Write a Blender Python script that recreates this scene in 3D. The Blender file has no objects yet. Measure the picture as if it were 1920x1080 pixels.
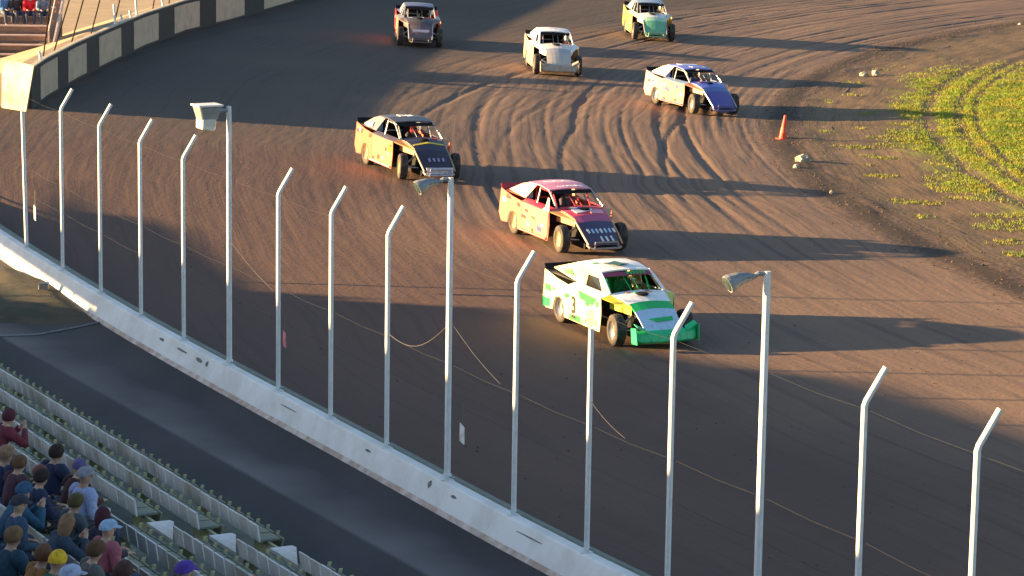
import bpy, bmesh, math, random
from mathutils import Vector, Matrix, noise
random.seed(7)
sc = bpy.context.scene
COL = sc.collection
# ------------------------------------------------------------------ camera
FPX = 5400.0; CAMH = 12.7; HOR = -430.0
PITCH = math.atan((540 - HOR) / FPX); ROLL = 0.016
F = Vector((0, math.cos(PITCH), -math.sin(PITCH)))
U0 = Vector((0, math.sin(PITCH), math.cos(PITCH))); R0 = Vector((1, 0, 0))
RR = R0 * math.cos(ROLL) + U0 * math.sin(ROLL)
UU = U0 * math.cos(ROLL) - R0 * math.sin(ROLL)
cd = bpy.data.cameras.new('camera'); cam = bpy.data.objects.new('camera', cd); COL.objects.link(cam)
M = Matrix((RR, UU, -F)).transposed().to_4x4(); M.translation = Vector((0, 0, CAMH)); cam.matrix_world = M
cd.sensor_width = 36; cd.lens = FPX / 1920 * 36; cd.clip_end = 5000; cd.clip_start = 0.5
sc.camera = cam
# ------------------------------------------------------------------ light
ELEV = math.radians(9.4); AZ = math.radians(1.5)
SUN = Vector((-math.cos(AZ) * math.cos(ELEV), math.sin(AZ) * math.cos(ELEV), math.sin(ELEV)))
w = bpy.data.worlds.new('World'); sc.world = w; w.use_nodes = True
nt = w.node_tree; bg = nt.nodes['Background']
sky = nt.nodes.new('ShaderNodeTexSky'); sky.sky_type = 'NISHITA'; sky.sun_disc = False
sky.ozone_density = 1.7; sky.sun_elevation = ELEV; sky.sun_rotation = math.atan2(SUN.x, SUN.y)
nt.links.new(sky.outputs[0], bg.inputs[0]); bg.inputs[1].default_value = 0.058
sl = bpy.data.lights.new('sun', 'SUN'); sl.energy = 5.0; sl.angle = math.radians(0.6); sl.color = (1.0, 0.65, 0.29)
so = bpy.data.objects.new('sun', sl); COL.objects.link(so)
so.rotation_euler = SUN.to_track_quat('Z', 'Y').to_euler(); so.location = (-50, 20, 40)
sc.view_settings.view_transform = 'Standard'; sc.view_settings.look = 'None'
sc.view_settings.exposure = 2.45; sc.view_settings.gamma = 1.0

# ------------------------------------------------------------------ ground shape
CX, CY, RIN = 105.4, 97.0, 95.6
def smooth(a, b, x):
    t = min(1, max(0, (x - a) / (b - a))); return t * t * (3 - 2 * t)
def terrain(x, y):
    r = math.hypot(x - CX, y - CY)
    return 0.045 * smooth(62, 92, y) * min(34, max(0, r - RIN))
def ray(px, py):
    return (F * FPX + RR * (px - 960) + UU * (540 - py)).normalized()
def site(px, py, h=None, up=0.0):
    """where the line of sight meets the ground (or a level h)"""
    d = ray(px, py); z = h if h is not None else up
    for k in range(12):
        t = (z - CAMH) / d.z; p = Vector((0, 0, CAMH)) + d * t
        if h is not None: return p
        z = terrain(p.x, p.y) + up
    p.z = z
    return p

# ------------------------------------------------------------------ materials
def mat(name, col, rough=0.6, metal=0.0, var=0.25, scale=6.0, col2=None, bump=0.0, spec=0.5, coat=0.0, emit=None, detail=6):
    m = bpy.data.materials.new(name); m.use_nodes = True
    n = m.node_tree.nodes; l = m.node_tree.links; b = n['Principled BSDF']
    tc = n.new('ShaderNodeTexCoord'); no = n.new('ShaderNodeTexNoise'); no.inputs['Scale'].default_value = scale
    no.inputs['Detail'].default_value = detail; no.inputs['Roughness'].default_value = 0.65
    l.new(tc.outputs['Object'], no.inputs['Vector'])
    mx = n.new('ShaderNodeMix'); mx.data_type = 'RGBA'
    c2 = col2 if col2 else tuple(c * (1 - var) for c in col)
    mx.inputs[6].default_value = (*col, 1); mx.inputs[7].default_value = (*c2, 1)
    rp = n.new('ShaderNodeValToRGB'); rp.color_ramp.elements[0].position = 0.42; rp.color_ramp.elements[1].position = 0.62
    l.new(no.outputs[0], rp.inputs[0]); l.new(rp.outputs[0], mx.inputs[0]); l.new(mx.outputs[2], b.inputs['Base Color'])
    b.inputs['Roughness'].default_value = rough; b.inputs['Metallic'].default_value = metal
    b.inputs['Specular IOR Level'].default_value = spec; b.inputs['Coat Weight'].default_value = coat
    if bump:
        bp = n.new('ShaderNodeBump'); bp.inputs['Strength'].default_value = 1; bp.inputs['Distance'].default_value = bump
        l.new(no.outputs[0], bp.inputs['Height']); l.new(bp.outputs[0], b.inputs['Normal'])
    return m
_m = {}
def paint(name, col, **k):
    if name not in _m:
        # racing paint with a film of brown dust
        k.setdefault('rough', 0.38); k.setdefault('scale', 3.0)
        d = (0.17, 0.11, 0.07); f = k.pop('dust', 0.10)
        c2 = tuple(c * (1 - f) + e * f for c, e in zip(col, d))
        m = _m[name] = mat(name, col, col2=c2, **k)
        # brown mud thrown up over the lower panels, thinning out upwards
        n = m.node_tree.nodes; l = m.node_tree.links; b = n['Principled BSDF']; src = b.inputs['Base Color'].links[0].from_socket
        tc = [q for q in n if q.type == 'TEX_COORD'][0]; sx = n.new('ShaderNodeSeparateXYZ'); l.new(tc.outputs['Object'], sx.inputs[0])
        no = n.new('ShaderNodeTexNoise'); no.inputs['Scale'].default_value = 9; no.inputs['Detail'].default_value = 8; no.inputs['Roughness'].default_value = 0.7; l.new(tc.outputs['Object'], no.inputs['Vector'])
        a1 = n.new('ShaderNodeMath'); a1.operation = 'MULTIPLY_ADD'; l.new(sx.outputs[2], a1.inputs[0]); a1.inputs[1].default_value = -0.26; l.new(no.outputs[0], a1.inputs[2])
        mr = n.new('ShaderNodeMapRange'); mr.inputs[1].default_value = 0.42; mr.inputs[2].default_value = 0.56; mr.inputs[4].default_value = 0.55; l.new(a1.outputs[0], mr.inputs[0])
        mx = n.new('ShaderNodeMix'); mx.data_type = 'RGBA'; l.new(mr.outputs[0], mx.inputs[0]); l.new(src, mx.inputs[6]); mx.inputs[7].default_value = (*[min(e, c * 0.6 + 0.03) if c < e else e for c, e in zip(col, (0.20, 0.12, 0.075))], 1)
        l.new(mx.outputs[2], b.inputs['Base Color'])
    return _m[name]

def polar_dirt(name, colA, colB, dark, streak=1.0, bump=0.05, damp=False, green=False):
    """packed clay, streaked along the racing line (arcs around the turn centre)"""
    m = bpy.data.materials.new(name); m.use_nodes = True
    n = m.node_tree.nodes; l = m.node_tree.links; b = n['Principled BSDF']
    tc = n.new('ShaderNodeTexCoord'); sp = n.new('ShaderNodeSeparateXYZ'); l.new(tc.outputs['Object'], sp.inputs[0])
    def ma(op, a, bb=None):
        q = n.new('ShaderNodeMath'); q.operation = op
        for i, v in enumerate((a, bb)):
            if v is None: continue
            if isinstance(v, (int, float)): q.inputs[i].default_value = v
            else: l.new(v, q.inputs[i])
        return q.outputs[0]
    x = ma('SUBTRACT', sp.outputs[0], CX); y = ma('SUBTRACT', sp.outputs[1], CY)
    r = ma('SQRT', ma('ADD', ma('MULTIPLY', x, x), ma('MULTIPLY', y, y))); th = ma('ARCTAN2', y, ma('MULTIPLY', x, -1.0))
    wn = n.new('ShaderNodeTexNoise'); wn.inputs['Scale'].default_value = 0.07; wn.inputs['Detail'].default_value = 2
    l.new(tc.outputs['Object'], wn.inputs['Vector'])
    rw = ma('ADD', r, ma('MULTIPLY', wn.outputs[0], 2.5))
    def noi(kr, kt, det, rough=0.6):
        c = n.new('ShaderNodeCombineXYZ'); l.new(ma('MULTIPLY', rw, kr), c.inputs[0]); l.new(ma('MULTIPLY', th, kt), c.inputs[1])
        q = n.new('ShaderNodeTexNoise'); q.inputs['Scale'].default_value = 1; q.inputs['Detail'].default_value = det
        q.inputs['Roughness'].default_value = rough; l.new(c.outputs[0], q.inputs['Vector']); return q.outputs[0]
    def ramp(v, a, c):
        q = n.new('ShaderNodeMapRange'); q.inputs[1].default_value = a; q.inputs[2].default_value = c; l.new(v, q.inputs[0]); return q.outputs[0]
    big = n.new('ShaderNodeTexNoise'); big.inputs['Scale'].default_value = 0.11; big.inputs['Detail'].default_value = 4
    l.new(tc.outputs['Object'], big.inputs['Vector'])
    s1 = noi(2.0, 5, 4); s2 = noi(6.0, 14, 5); s3 = noi(0.45, 3, 3)
    fine = n.new('ShaderNodeTexNoise'); fine.inputs['Scale'].default_value = 7; fine.inputs['Detail'].default_value = 6
    l.new(tc.outputs['Object'], fine.inputs['Vector'])
    def mix(fac, a, c):
        q = n.new('ShaderNodeMix'); q.data_type = 'RGBA'; l.new(fac, q.inputs[0])
        for i, v in ((6, a), (7, c)):
            if isinstance(v, tuple): q.inputs[i].default_value = (*v, 1)
            else: l.new(v, q.inputs[i])
        return q.outputs[2]
    c = mix(ramp(big.outputs[0], 0.36, 0.64), colA, colB)
    c = mix(ma('MULTIPLY', ramp(s3, 0.48, 0.75), 0.35 * streak), c, dark)
    c = mix(ma('MULTIPLY', ramp(s1, 0.54, 0.72), 0.42 * streak), c, dark)
    s4 = noi(3.4, 2.4, 2)
    c = mix(ma('MULTIPLY', ma('MULTIPLY', ramp(s4, 0.56, 0.64), ramp(big.outputs[0], 0.40, 0.56)), 0.55 * streak), c, dark)
    s5 = noi(4.6, 1.5, 3); zone = ma('MULTIPLY', ramp(sp.outputs[1], 74.0, 86.0), ramp(r, 113.0, 107.0))
    c = mix(ma('MULTIPLY', ma('MULTIPLY', ramp(s5, 0.53, 0.60), zone), 0.55 * streak), c, dark)
    c = mix(ma('MULTIPLY', ramp(s2, 0.5, 0.75), 0.16 * streak), c, dark)
    c = mix(ma('MULTIPLY', ramp(fine.outputs[0], 0.5, 0.8), 0.3), c, tuple(v * 0.55 for v in colA))
    edge = ramp(ma('ABSOLUTE', ma('SUBTRACT', ma('ADD', r, ma('MULTIPLY', ma('SUBTRACT', fine.outputs[0], 0.5), 1.6)), RIN + 0.35)), 1.0, 0.25)
    c = mix(ma('MULTIPLY', edge, 0.85), c, (0.026, 0.019, 0.015))   # loose dark clods thrown to the inner edge
    if damp:   # reddish, darker loose clay on the outer cushion along the near wall
        red = ma('MULTIPLY', ramp(ma('ADD', rw, ma('MULTIPLY', big.outputs[0], 9.0)), 109.5, 116.5), ramp(sp.outputs[1], 104.0, 88.0))
        c = mix(ma('MULTIPLY', red, 0.75), c, (0.092, 0.052, 0.043))
    if green:  # thin turf showing between the grass blades
        gn = n.new('ShaderNodeTexNoise'); gn.inputs['Scale'].default_value = 0.35; gn.inputs['Detail'].default_value = 5; l.new(tc.outputs['Object'], gn.inputs['Vector'])
        far_ = ramp(sp.outputs[1], 131.0, 118.0)
        gf = ramp(ma('SUBTRACT', r, ma('MULTIPLY', gn.outputs[0], 6.0)), 88.8, 87.4)
        gf = ma('MULTIPLY', ma('MULTIPLY', gf, far_), 0.85)
        for ra, wd in ((90.5, 0.26), (89.35, 0.2), (88.7, 0.12)):
            dd = ma('ABSOLUTE', ma('SUBTRACT', r, ra))
            gf = ma('MULTIPLY', gf, ramp(dd, wd * 0.6, wd * 1.6))
        c = mix(gf, c, mix(ramp(fine.outputs[0], 0.35, 0.65), (0.24, 0.25, 0.02), (0.15, 0.21, 0.015)))
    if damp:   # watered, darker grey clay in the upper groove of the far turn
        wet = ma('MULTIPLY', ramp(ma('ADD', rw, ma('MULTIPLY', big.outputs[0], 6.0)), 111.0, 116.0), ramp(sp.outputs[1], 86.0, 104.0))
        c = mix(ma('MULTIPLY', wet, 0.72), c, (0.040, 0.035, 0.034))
    l.new(c, b.inputs['Base Color']); b.inputs['Roughness'].default_value = 0.85; b.inputs['Specular IOR Level'].default_value = 0.25
    hh = ma('ADD', ma('MULTIPLY', s2, 0.35), ma('MULTIPLY', fine.outputs[0], 0.4))
    bp = n.new('ShaderNodeBump'); bp.inputs['Distance'].default_value = bump; bp.inputs['Strength'].default_value = 1
    l.new(hh, bp.inputs['Height']); l.new(bp.outputs[0], b.inputs['Normal'])
    return m

# ------------------------------------------------------------------ mesh helpers
def link_mesh(name, me, m=None, parent=None, smooth_=False):
    o = bpy.data.objects.new(name, me); COL.objects.link(o)
    if m: me.materials.append(m)
    if parent: o.parent = parent
    if smooth_:
        for p in me.polygons: p.use_smooth = True
    return o
class MB:
    def __init__(s): s.v = []; s.f = []
    def add(s, vs, fs):
        k = len(s.v); s.v += [tuple(v) for v in vs]; s.f += [tuple(i + k for i in f) for f in fs]; return s
    def box(s, a, b, rot=0.0, at=(0, 0, 0)):
        x0, y0, z0 = a; x1, y1, z1 = b; c, sn = math.cos(rot), math.sin(rot)
        vs = [(x0, y0, z0), (x1, y0, z0), (x1, y1, z0), (x0, y1, z0), (x0, y0, z1), (x1, y0, z1), (x1, y1, z1), (x0, y1, z1)]
        vs = [(at[0] + x * c - y * sn, at[1] + x * sn + y * c, at[2] + z) for x, y, z in vs]
        return s.add(vs, [(0, 3, 2, 1), (4, 5, 6, 7), (0, 1, 5, 4), (1, 2, 6, 5), (2, 3, 7, 6), (3, 0, 4, 7)])
    def hexa(s, vs):
        return s.add(vs, [(0, 3, 2, 1), (4, 5, 6, 7), (0, 1, 5, 4), (1, 2, 6, 5), (2, 3, 7, 6), (3, 0, 4, 7)])
    def prism(s, pts, off):
        """planar outline pts (3D), thickened by vector off"""
        n = len(pts); off = Vector(off); a = [Vector(p) for p in pts]; b = [p + off for p in a]
        return s.add(a + b, [tuple(range(n - 1, -1, -1)), tuple(range(n, 2 * n))] + [(i, (i + 1) % n, n + (i + 1) % n, n + i) for i in range(n)])
    def tube(s, pts, r, n=10, caps=True):
        pts = [Vector(p) for p in pts]; rs = r if isinstance(r, (list, tuple)) else [r] * len(pts); rings = []
        for i, p in enumerate(pts):
            d = (pts[min(i + 1, len(pts) - 1)] - pts[max(i - 1, 0)]).normalized()
            a = d.orthogonal().normalized() if i == 0 else (pa - d * pa.dot(d)).normalized()
            pa = a; b = d.cross(a)
            rings.append([p + (a * math.cos(2 * math.pi * k / n) + b * math.sin(2 * math.pi * k / n)) * rs[i] for k in range(n)])
        vs = [v for rg in rings for v in rg]; fs = []
        for i in range(len(pts) - 1):
            for k in range(n): fs.append((i * n + k, i * n + (k + 1) % n, (i + 1) * n + (k + 1) % n, (i + 1) * n + k))
        if caps: fs += [tuple(range(n - 1, -1, -1)), tuple((len(pts) - 1) * n + k for k in range(n))]
        return s.add(vs, fs)
    def lathe(s, prof, axis='y', at=(0, 0, 0), n=24, closed=False):
        """prof: (radius, along)"""
        vs = []
        for r, h in prof:
            for k in range(n):
                a = 2 * math.pi * k / n; c, sn = r * math.cos(a), r * math.sin(a)
                p = (c, h, sn) if axis == 'y' else (c, sn, h)
                vs.append((at[0] + p[0], at[1] + p[1], at[2] + p[2]))
        m = len(prof); fs = []
        for i in range(m if closed else m - 1):
            j = (i + 1) % m
            for k in range(n): fs.append((i * n + k, i * n + (k + 1) % n, j * n + (k + 1) % n, j * n + k))
        return s.add(vs, fs)
    def build(s, name, m=None, parent=None, bevel=0.0, smooth_=False):
        me = bpy.data.meshes.new(name); me.from_pydata(s.v, [], s.f)
        bm = bmesh.new(); bm.from_mesh(me)
        bmesh.ops.recalc_face_normals(bm, faces=bm.faces)
        if bevel: bmesh.ops.bevel(bm, geom=[e for e in bm.edges if e.is_manifold and e.calc_face_angle(0) > 0.5], offset=bevel, segments=1, affect='EDGES', clamp_overlap=True)
        bm.to_mesh(me); bm.free(); me.validate()
        return link_mesh(name, me, m, parent, smooth_)
def tag(o, label=None, cat=None, group=None, kind=None):
    if label: o['label'] = label
    if cat: o['category'] = cat
    if group: o['group'] = group
    if kind: o['kind'] = kind
    return o
def empty(name, loc=(0, 0, 0), rz=0.0, **k):
    o = bpy.data.objects.new(name, None); COL.objects.link(o); o.location = loc; o.rotation_euler = (0, 0, rz); o.empty_display_size = 0.2
    return tag(o, **k)
def kids(o): return [c for c in bpy.data.objects if c.parent == o]
def copy_tree(o, parent=None):
    c = o.copy(); COL.objects.link(c); c.parent = parent
    for ch in kids(o): copy_tree(ch, c)
    return c
def text_part(s, m, parent, loc, right, up, size, name='number', thick=0.006, bold=0.01):
    cu = bpy.data.curves.new('t', 'FONT'); cu.body = s; cu.size = size; cu.align_x = 'CENTER'; cu.align_y = 'CENTER'
    cu.extrude = thick; cu.offset = bold * size
    o = bpy.data.objects.new('t', cu); COL.objects.link(o); bpy.context.view_layer.update()
    me = bpy.data.meshes.new_from_object(o.evaluated_get(bpy.context.evaluated_depsgraph_get())); bpy.data.objects.remove(o)
    right = Vector(right).normalized(); up = Vector(up); up = (up - right * up.dot(right)).normalized(); nn = right.cross(up)
    X = Matrix((right, up, nn)).transposed().to_4x4(); X.translation = Vector(loc); me.transform(X)
    me.materials.clear()
    return link_mesh(name, me, m, parent)

# ------------------------------------------------------------------ setting: track, infield, ground
near_px = [(50, 465), (120, 510), (190, 548), (265, 598), (346, 638), (430, 682), (522, 735), (622, 783), (724, 838), (839, 900), (963, 965), (1100, 1040)]
WT = 0.9                                    # wall top over track
posts = [site(x, y, WT) for x, y in near_px]
for k in range(12, 16):
    posts.append([Vector((2.33, 40.75, WT)), Vector((3.49, 38.8, WT)), Vector((4.60, 36.4, WT)), Vector((5.66, 33.95, WT))][k - 12])
# smooth the line of the wall
line = [p.copy() for p in posts]
for it in range(2):
    line = [line[0]] + [(line[i - 1] + line[i] * 2 + line[i + 1]) / 4 for i in range(1, len(line) - 1)] + [line[-1]]
posts = line
back = [Vector((-13.6, 73.9, WT)), Vector((-15.6, 79.2, WT)), Vector((-17.6, 85.5, WT)), Vector((-19.4, 93, WT))][::-1]
fwd = [Vector((posts[-1].x + 1.17 * k, posts[-1].y - 2.33 * k, WT)) for k in (1, 3, 6)]
WALL = back + posts + fwd

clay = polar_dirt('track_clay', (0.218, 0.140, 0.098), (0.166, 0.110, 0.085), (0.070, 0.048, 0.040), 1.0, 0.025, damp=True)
soil = polar_dirt('infield_soil', (0.185, 0.12, 0.07), (0.13, 0.09, 0.052), (0.07, 0.048, 0.03), 0.4, 0.05, green=True)
def n3(x, y, z=0): return noise.noise(Vector((x, y, z)))
def rut(x, y, r, th):
    R1 = r + 0.8 * n3(x * 0.03, y * 0.03, 3)
    mask = smooth(72, 86, y) * smooth(RIN + 0.6, RIN + 2.0, r) * (1 - smooth(107, 112, r + 3 * n3(x * 0.1, y * 0.1, 44)))
    mask = 0.10 + 0.90 * mask
    pt = 0.4 + 0.8 * max(0, 0.3 + n3(x * 0.12, y * 0.07, 15))
    a = n3(R1 * 2.0, th * 2.0, 1); b = n3(R1 * 4.0, th * 4.5, 5)
    g = -max(0, a - 0.10) * 0.085 - max(0, b - 0.12) * 0.065
    R2 = math.hypot(x - CX + 22, y - CY + 6)
    b = n3(R2 * 2.4 + 40, math.atan2(y - CY, CX - x) * 3, 9)
    g -= max(0, b - 0.22) * 0.09
    return g * mask * pt + 0.010 * n3(x * 2.5, y * 2.5, 2) + 0.006 * n3(x * 6, y * 6, 2)
def polar_sheet(name, rs, ths, zf, m, kind='structure'):
    vs = []; fs = []
    for i, r in enumerate(rs):
        for j, th in enumerate(ths):
            x = CX - r * math.cos(th); y = CY + r * math.sin(th); vs.append((x, y, zf(x, y, r, th)))
    nj = len(ths)
    for i in range(len(rs) - 1):
        for j in range(nj - 1): fs.append((i * nj + j, i * nj + j + 1, (i + 1) * nj + j + 1, (i + 1) * nj + j))
    me = bpy.data.meshes.new(name); me.from_pydata(vs, [], fs)
    o = link_mesh(name, me, m, None, True); tag(o, kind=kind); return o
def frange(a, b, st): n = int(round((b - a) / st)); return [a + (b - a) * i / n for i in range(n + 1)]
def berm(x, y, r, th):
    k = math.exp(-((r - RIN + 0.2) / 0.9) ** 2) * (0.6 + 0.8 * n3(x * 0.3, y * 0.3, 8))
    return 0.55 * k * (0.15 + 0.14 * max(0, n3(x * 1.3, y * 1.3, 4)) + 0.06 * n3(x * 4, y * 4, 6))
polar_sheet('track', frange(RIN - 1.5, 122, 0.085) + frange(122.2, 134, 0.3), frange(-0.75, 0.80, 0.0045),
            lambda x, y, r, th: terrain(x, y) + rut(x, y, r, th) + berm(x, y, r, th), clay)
inarc = [(90.5, 0.30), (89.35, 0.22), (88.7, 0.14)]
def infield_z(x, y, r, th):
    rr = r; g = 0
    for a, wd in inarc: g -= 0.03 * math.exp(-((rr - a) / wd) ** 2)
    return g + (0.05 * n3(x * 0.7, y * 0.7, 1) + 0.03 * n3(x * 3, y * 3, 2)) * (1 - smooth(93.5, 95, r)) + 0.012 * n3(x * 2.5, y * 2.5, 2) * smooth(93.5, 95, r) + berm(x, y, r, th) + 0.006
polar_sheet('infield', frange(55, 87, 0.4) + frange(87.15, RIN - 0.45, 0.15), frange(-0.6, 0.8, 0.005), infield_z, soil)
gm = mat('far_ground_soil', (0.2, 0.15, 0.1), rough=0.9, scale=0.3)
g = MB(); g.add([(-2500, -2500, -0.6), (2500, -2500, -0.6), (2500, 2500, -0.6), (-2500, 2500, -0.6)], [(0, 1, 2, 3)])
tag(g.build('ground', gm), kind='structure')

# raised dry ground behind the far wall
far_px = [(60, 205), (90, 182), (145, 150), (205, 120), (272, 88), (348, 60), (430, 40), (540, 8), (650, -24), (780, -58)]
fw = [site(x, y) for x, y in far_px]
FH = 1.35
tan = mat('dry_tan_soil', (0.40, 0.30, 0.19), rough=0.9, scale=0.6, col2=(0.31, 0.235, 0.15), bump=0.02)
pts = [Vector((p.x, p.y, p.z + FH - 0.10)) for p in fw]
mid0 = [Vector((p.x - 0.8, p.y + 0.2, p.z + FH - 0.10)) for p in fw]; mid = [Vector((p.x - 3.6, p.y + 0.8, 1.60)) for p in fw]
left = [Vector((p.x - 60, p.y + 14, 1.60)) for p in fw]
g = MB(); k = len(pts)
for a_, b_ in ((pts, mid0), (mid0, mid), (mid, left)): g.add(a_ + b_, [(i, i + 1, k + i + 1, k + i) for i in range(k - 1)])
g.add([pts[0], mid0[0], mid0[0] - Vector((0, 0, 2.5)), pts[0] - Vector((0, 0, 2.5))], [(0, 1, 2, 3)])
g.add([mid0[0], mid[0], mid[0] - Vector((0, 0, 1.5)), mid0[0] - Vector((0, 0, 2.5))], [(0, 1, 2, 3)])
g.add([mid[0], left[0], left[0] - Vector((0, 0, 1.5)), mid[0] - Vector((0, 0, 1.5))], [(0, 1, 2, 3)])
tag(g.build('upper_terrace', tan), kind='structure')

# walkway and apron outside the near wall
def offs(pl, d):
    out = []
    for i, p in enumerate(pl):
        t = (pl[min(i + 1, len(pl) - 1)] - pl[max(i - 1, 0)]); t.z = 0; t.normalize()
        out.append(Vector((p.x + t.y * d, p.y - t.x * d, p.z)))     # d>0 : away from the track (to the left of travel reversed)
    return out
GZ = 0.42
apr = bpy.data.materials.new('worn_dark_asphalt'); apr.use_nodes = True
n = apr.node_tree.nodes; l = apr.node_tree.links; b = n['Principled BSDF']
tc = n.new('ShaderNodeTexCoord'); a1 = n.new('ShaderNodeTexNoise'); a1.inputs['Scale'].default_value = 0.45; a1.inputs['Detail'].default_value = 5
mp = n.new('ShaderNodeMapping'); mp.inputs['Rotation'].default_value = (0, 0, math.radians(62)); mp.inputs['Scale'].default_value = (1.6, 0.5, 1)
l.new(tc.outputs['Object'], mp.inputs[0]); l.new(mp.outputs[0], a1.inputs['Vector'])
cr = n.new('ShaderNodeValToRGB'); cr.color_ramp.elements[0].position = 0.38; cr.color_ramp.elements[0].color = (0.030, 0.030, 0.033, 1)
cr.color_ramp.elements[1].position = 0.68; cr.color_ramp.elements[1].color = (0.050, 0.046, 0.048, 1)
l.new(a1.outputs[0], cr.inputs[0])
# a strip of trodden grey dust with one sharp edge
EA = site(141, 713, 0.42); EB = site(600, 970, 0.42); ed = (EB - EA).normalized(); en = Vector((-ed.y, ed.x, 0))
if en.x < 0: en = -en
vm = n.new('ShaderNodeVectorMath'); vm.operation = 'DOT_PRODUCT'; l.new(tc.outputs['Object'], vm.inputs[0]); vm.inputs[1].default_value = en
w1 = n.new('ShaderNodeTexNoise'); w1.inputs['Scale'].default_value = 0.5; w1.inputs['Detail'].default_value = 5; l.new(tc.outputs['Object'], w1.inputs['Vector'])
sm = n.new('ShaderNodeMath'); sm.operation = 'SUBTRACT'; l.new(vm.outputs['Value'], sm.inputs[0]); sm.inputs[1].default_value = EA.dot(en)
r1 = n.new('ShaderNodeMapRange'); r1.inputs[1].default_value = 0.0; r1.inputs[2].default_value = 0.12; l.new(sm.outputs[0], r1.inputs[0])
ad = n.new('ShaderNodeMath'); ad.operation = 'MULTIPLY_ADD'; l.new(w1.outputs[0], ad.inputs[0]); ad.inputs[1].default_value = -1.7; l.new(sm.outputs[0], ad.inputs[2])
r2 = n.new('ShaderNodeMapRange'); r2.inputs[1].default_value = 0.3; r2.inputs[2].default_value = -0.9; l.new(ad.outputs[0], r2.inputs[0])
mm = n.new('ShaderNodeMath'); mm.operation = 'MULTIPLY'; l.new(r1.outputs[0], mm.inputs[0]); l.new(r2.outputs[0], mm.inputs[1])
xx = n.new('ShaderNodeMix'); xx.data_type = 'RGBA'; l.new(mm.outputs[0], xx.inputs[0]); l.new(cr.outputs[0], xx.inputs[6]); xx.inputs[7].default_value = (0.14, 0.122, 0.125, 1)
l.new(xx.outputs[2], b.inputs['Base Color']); b.inputs['Roughness'].default_value = 0.9
oW = offs(WALL, -0.1)
# which side is "away from the track"? the track centre lies to +x
def outward(i):
    a = WALL[max(i - 1, 0)]; c = WALL[min(i + 1, len(WALL) - 1)]; t = (c - a); t.z = 0; t.normalize()
    nrm = Vector((t.y, -t.x, 0))
    if nrm.dot(Vector((CX, CY, 0)) - WALL[i]) > 0: nrm = -nrm
    return nrm
OUTN = [outward(i) for i in range(len(WALL))]
def wall_off(d, z): return [Vector((p.x + q.x * d, p.y + q.y * d, z)) for p, q in zip(WALL, OUTN)]
g = MB(); A = wall_off(0.05, GZ); B_ = wall_off(45, GZ); k = len(A)
g.add(A + B_, [(i, i + 1, k + i + 1, k + i) for i in range(k - 1)])
tag(g.build('walkway', apr), kind='structure')
# ------------------------------------------------------------------ near concrete wall
conc = mat('whitewashed_concrete', (0.84, 0.84, 0.84), rough=0.8, scale=1.0, col2=(0.72, 0.70, 0.68), bump=0.01)
dust = mat('dusty_wall_foot', (0.45, 0.33, 0.27), rough=0.9, scale=2.5, col2=(0.7, 0.6, 0.54))
cable_m = mat('weathered_grey_green_steel', (0.16, 0.19, 0.17), rough=0.6, metal=0.3)
galv = mat('galvanised_steel', (0.74, 0.75, 0.76), rough=0.42, metal=0.0, scale=9, var=0.12)
dark = mat('black_rubber', (0.03, 0.03, 0.032), rough=0.8)
dirtgrey = mat('dark_scuff', (0.20, 0.19, 0.19), rough=0.9)
wall = empty('concrete_wall', WALL[6], label='long white concrete wall curving between the fence posts and the walkway', cat='wall')
def strip(name, m, sec, parent, base):
    """sweep a closed section [(outward offset, z)] along the wall"""
    g = MB(); n_ = len(sec); off = Vector(parent.location) if parent else Vector((0, 0, 0))
    vs = [];
    for i, p in enumerate(WALL):
        for d, z in sec: vs.append(Vector((p.x + OUTN[i].x * d, p.y + OUTN[i].y * d, z)) - off)
    fs = [(i * n_ + q, i * n_ + (q + 1) % n_, (i + 1) * n_ + (q + 1) % n_, (i + 1) * n_ + q) for i in range(len(WALL) - 1) for q in range(n_)]
    fs += [tuple(range(n_)), tuple((len(WALL) - 1) * n_ + q for q in range(n_))]
    g.add(vs, fs); return g.build(name, m, parent)
strip('wall_body', conc, [(-0.10, -0.1), (0.36, -0.1), (0.36, 0.30), (0.12, 0.87), (0.09, 0.9), (-0.07, 0.9), (-0.10, 0.87)], wall, 0)
strip('dusty_foot', dust, [(0.325, GZ - 0.05), (0.39, GZ - 0.05), (0.285, GZ + 0.075)], wall, 0)
strip('track_side_rail', cable_m, [(-0.34, 0.74), (-0.12, 0.74), (-0.12, 0.86), (-0.34, 0.84)], wall, 0)
rail_pts = [p + q * (-0.02) + Vector((0, 0, 0.06)) for p, q in zip(WALL, OUTN)]
g = MB(); g.tube([p - wall.location for p in rail_pts], 0.012, 6); g.build('top_cable', cable_m, wall)
# scuffs and gouges on the wall face
def wall_at(px, py, h):
    return site(px, py, h)
for (px, py, w_, h_) in [(812, 905, 0.10, 0.10), (385, 672, 0.28, 0.06), (398, 680, 0.10, 0.09), (868, 928, 0.16, 0.04), (700, 842, 0.2, 0.03), (310, 634, 0.2, 0.04), (352, 655, 0.5, 0.03), (560, 762, 0.6, 0.014), (1010, 1003, 0.7, 0.016)]:
    p = wall_at(px, py, 0.78)
    i = min(range(len(WALL)), key=lambda q: (WALL[q] - p).length)
    a = WALL[i]; t = (WALL[i + 1] - WALL[i]).normalized(); on = OUTN[i]; s_ = (p - a).dot(t)
    c0 = Vector((a.x, a.y, 0)) + t * s_ + on * 0.165
    g = MB(); pts = []
    for k in range(9):
        an = 2 * math.pi * k / 9; rr = 0.5 + 0.25 * random.random()
        zz = h_ * rr * math.sin(an); pts.append(c0 + t * (w_ * rr * math.cos(an)) + Vector((0, 0, 0.76 + zz)) - on * (zz * 0.42) - wall.location)
    g.prism(pts, on * 0.012); g.build('scuff_mark', dirtgrey, wall)

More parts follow.
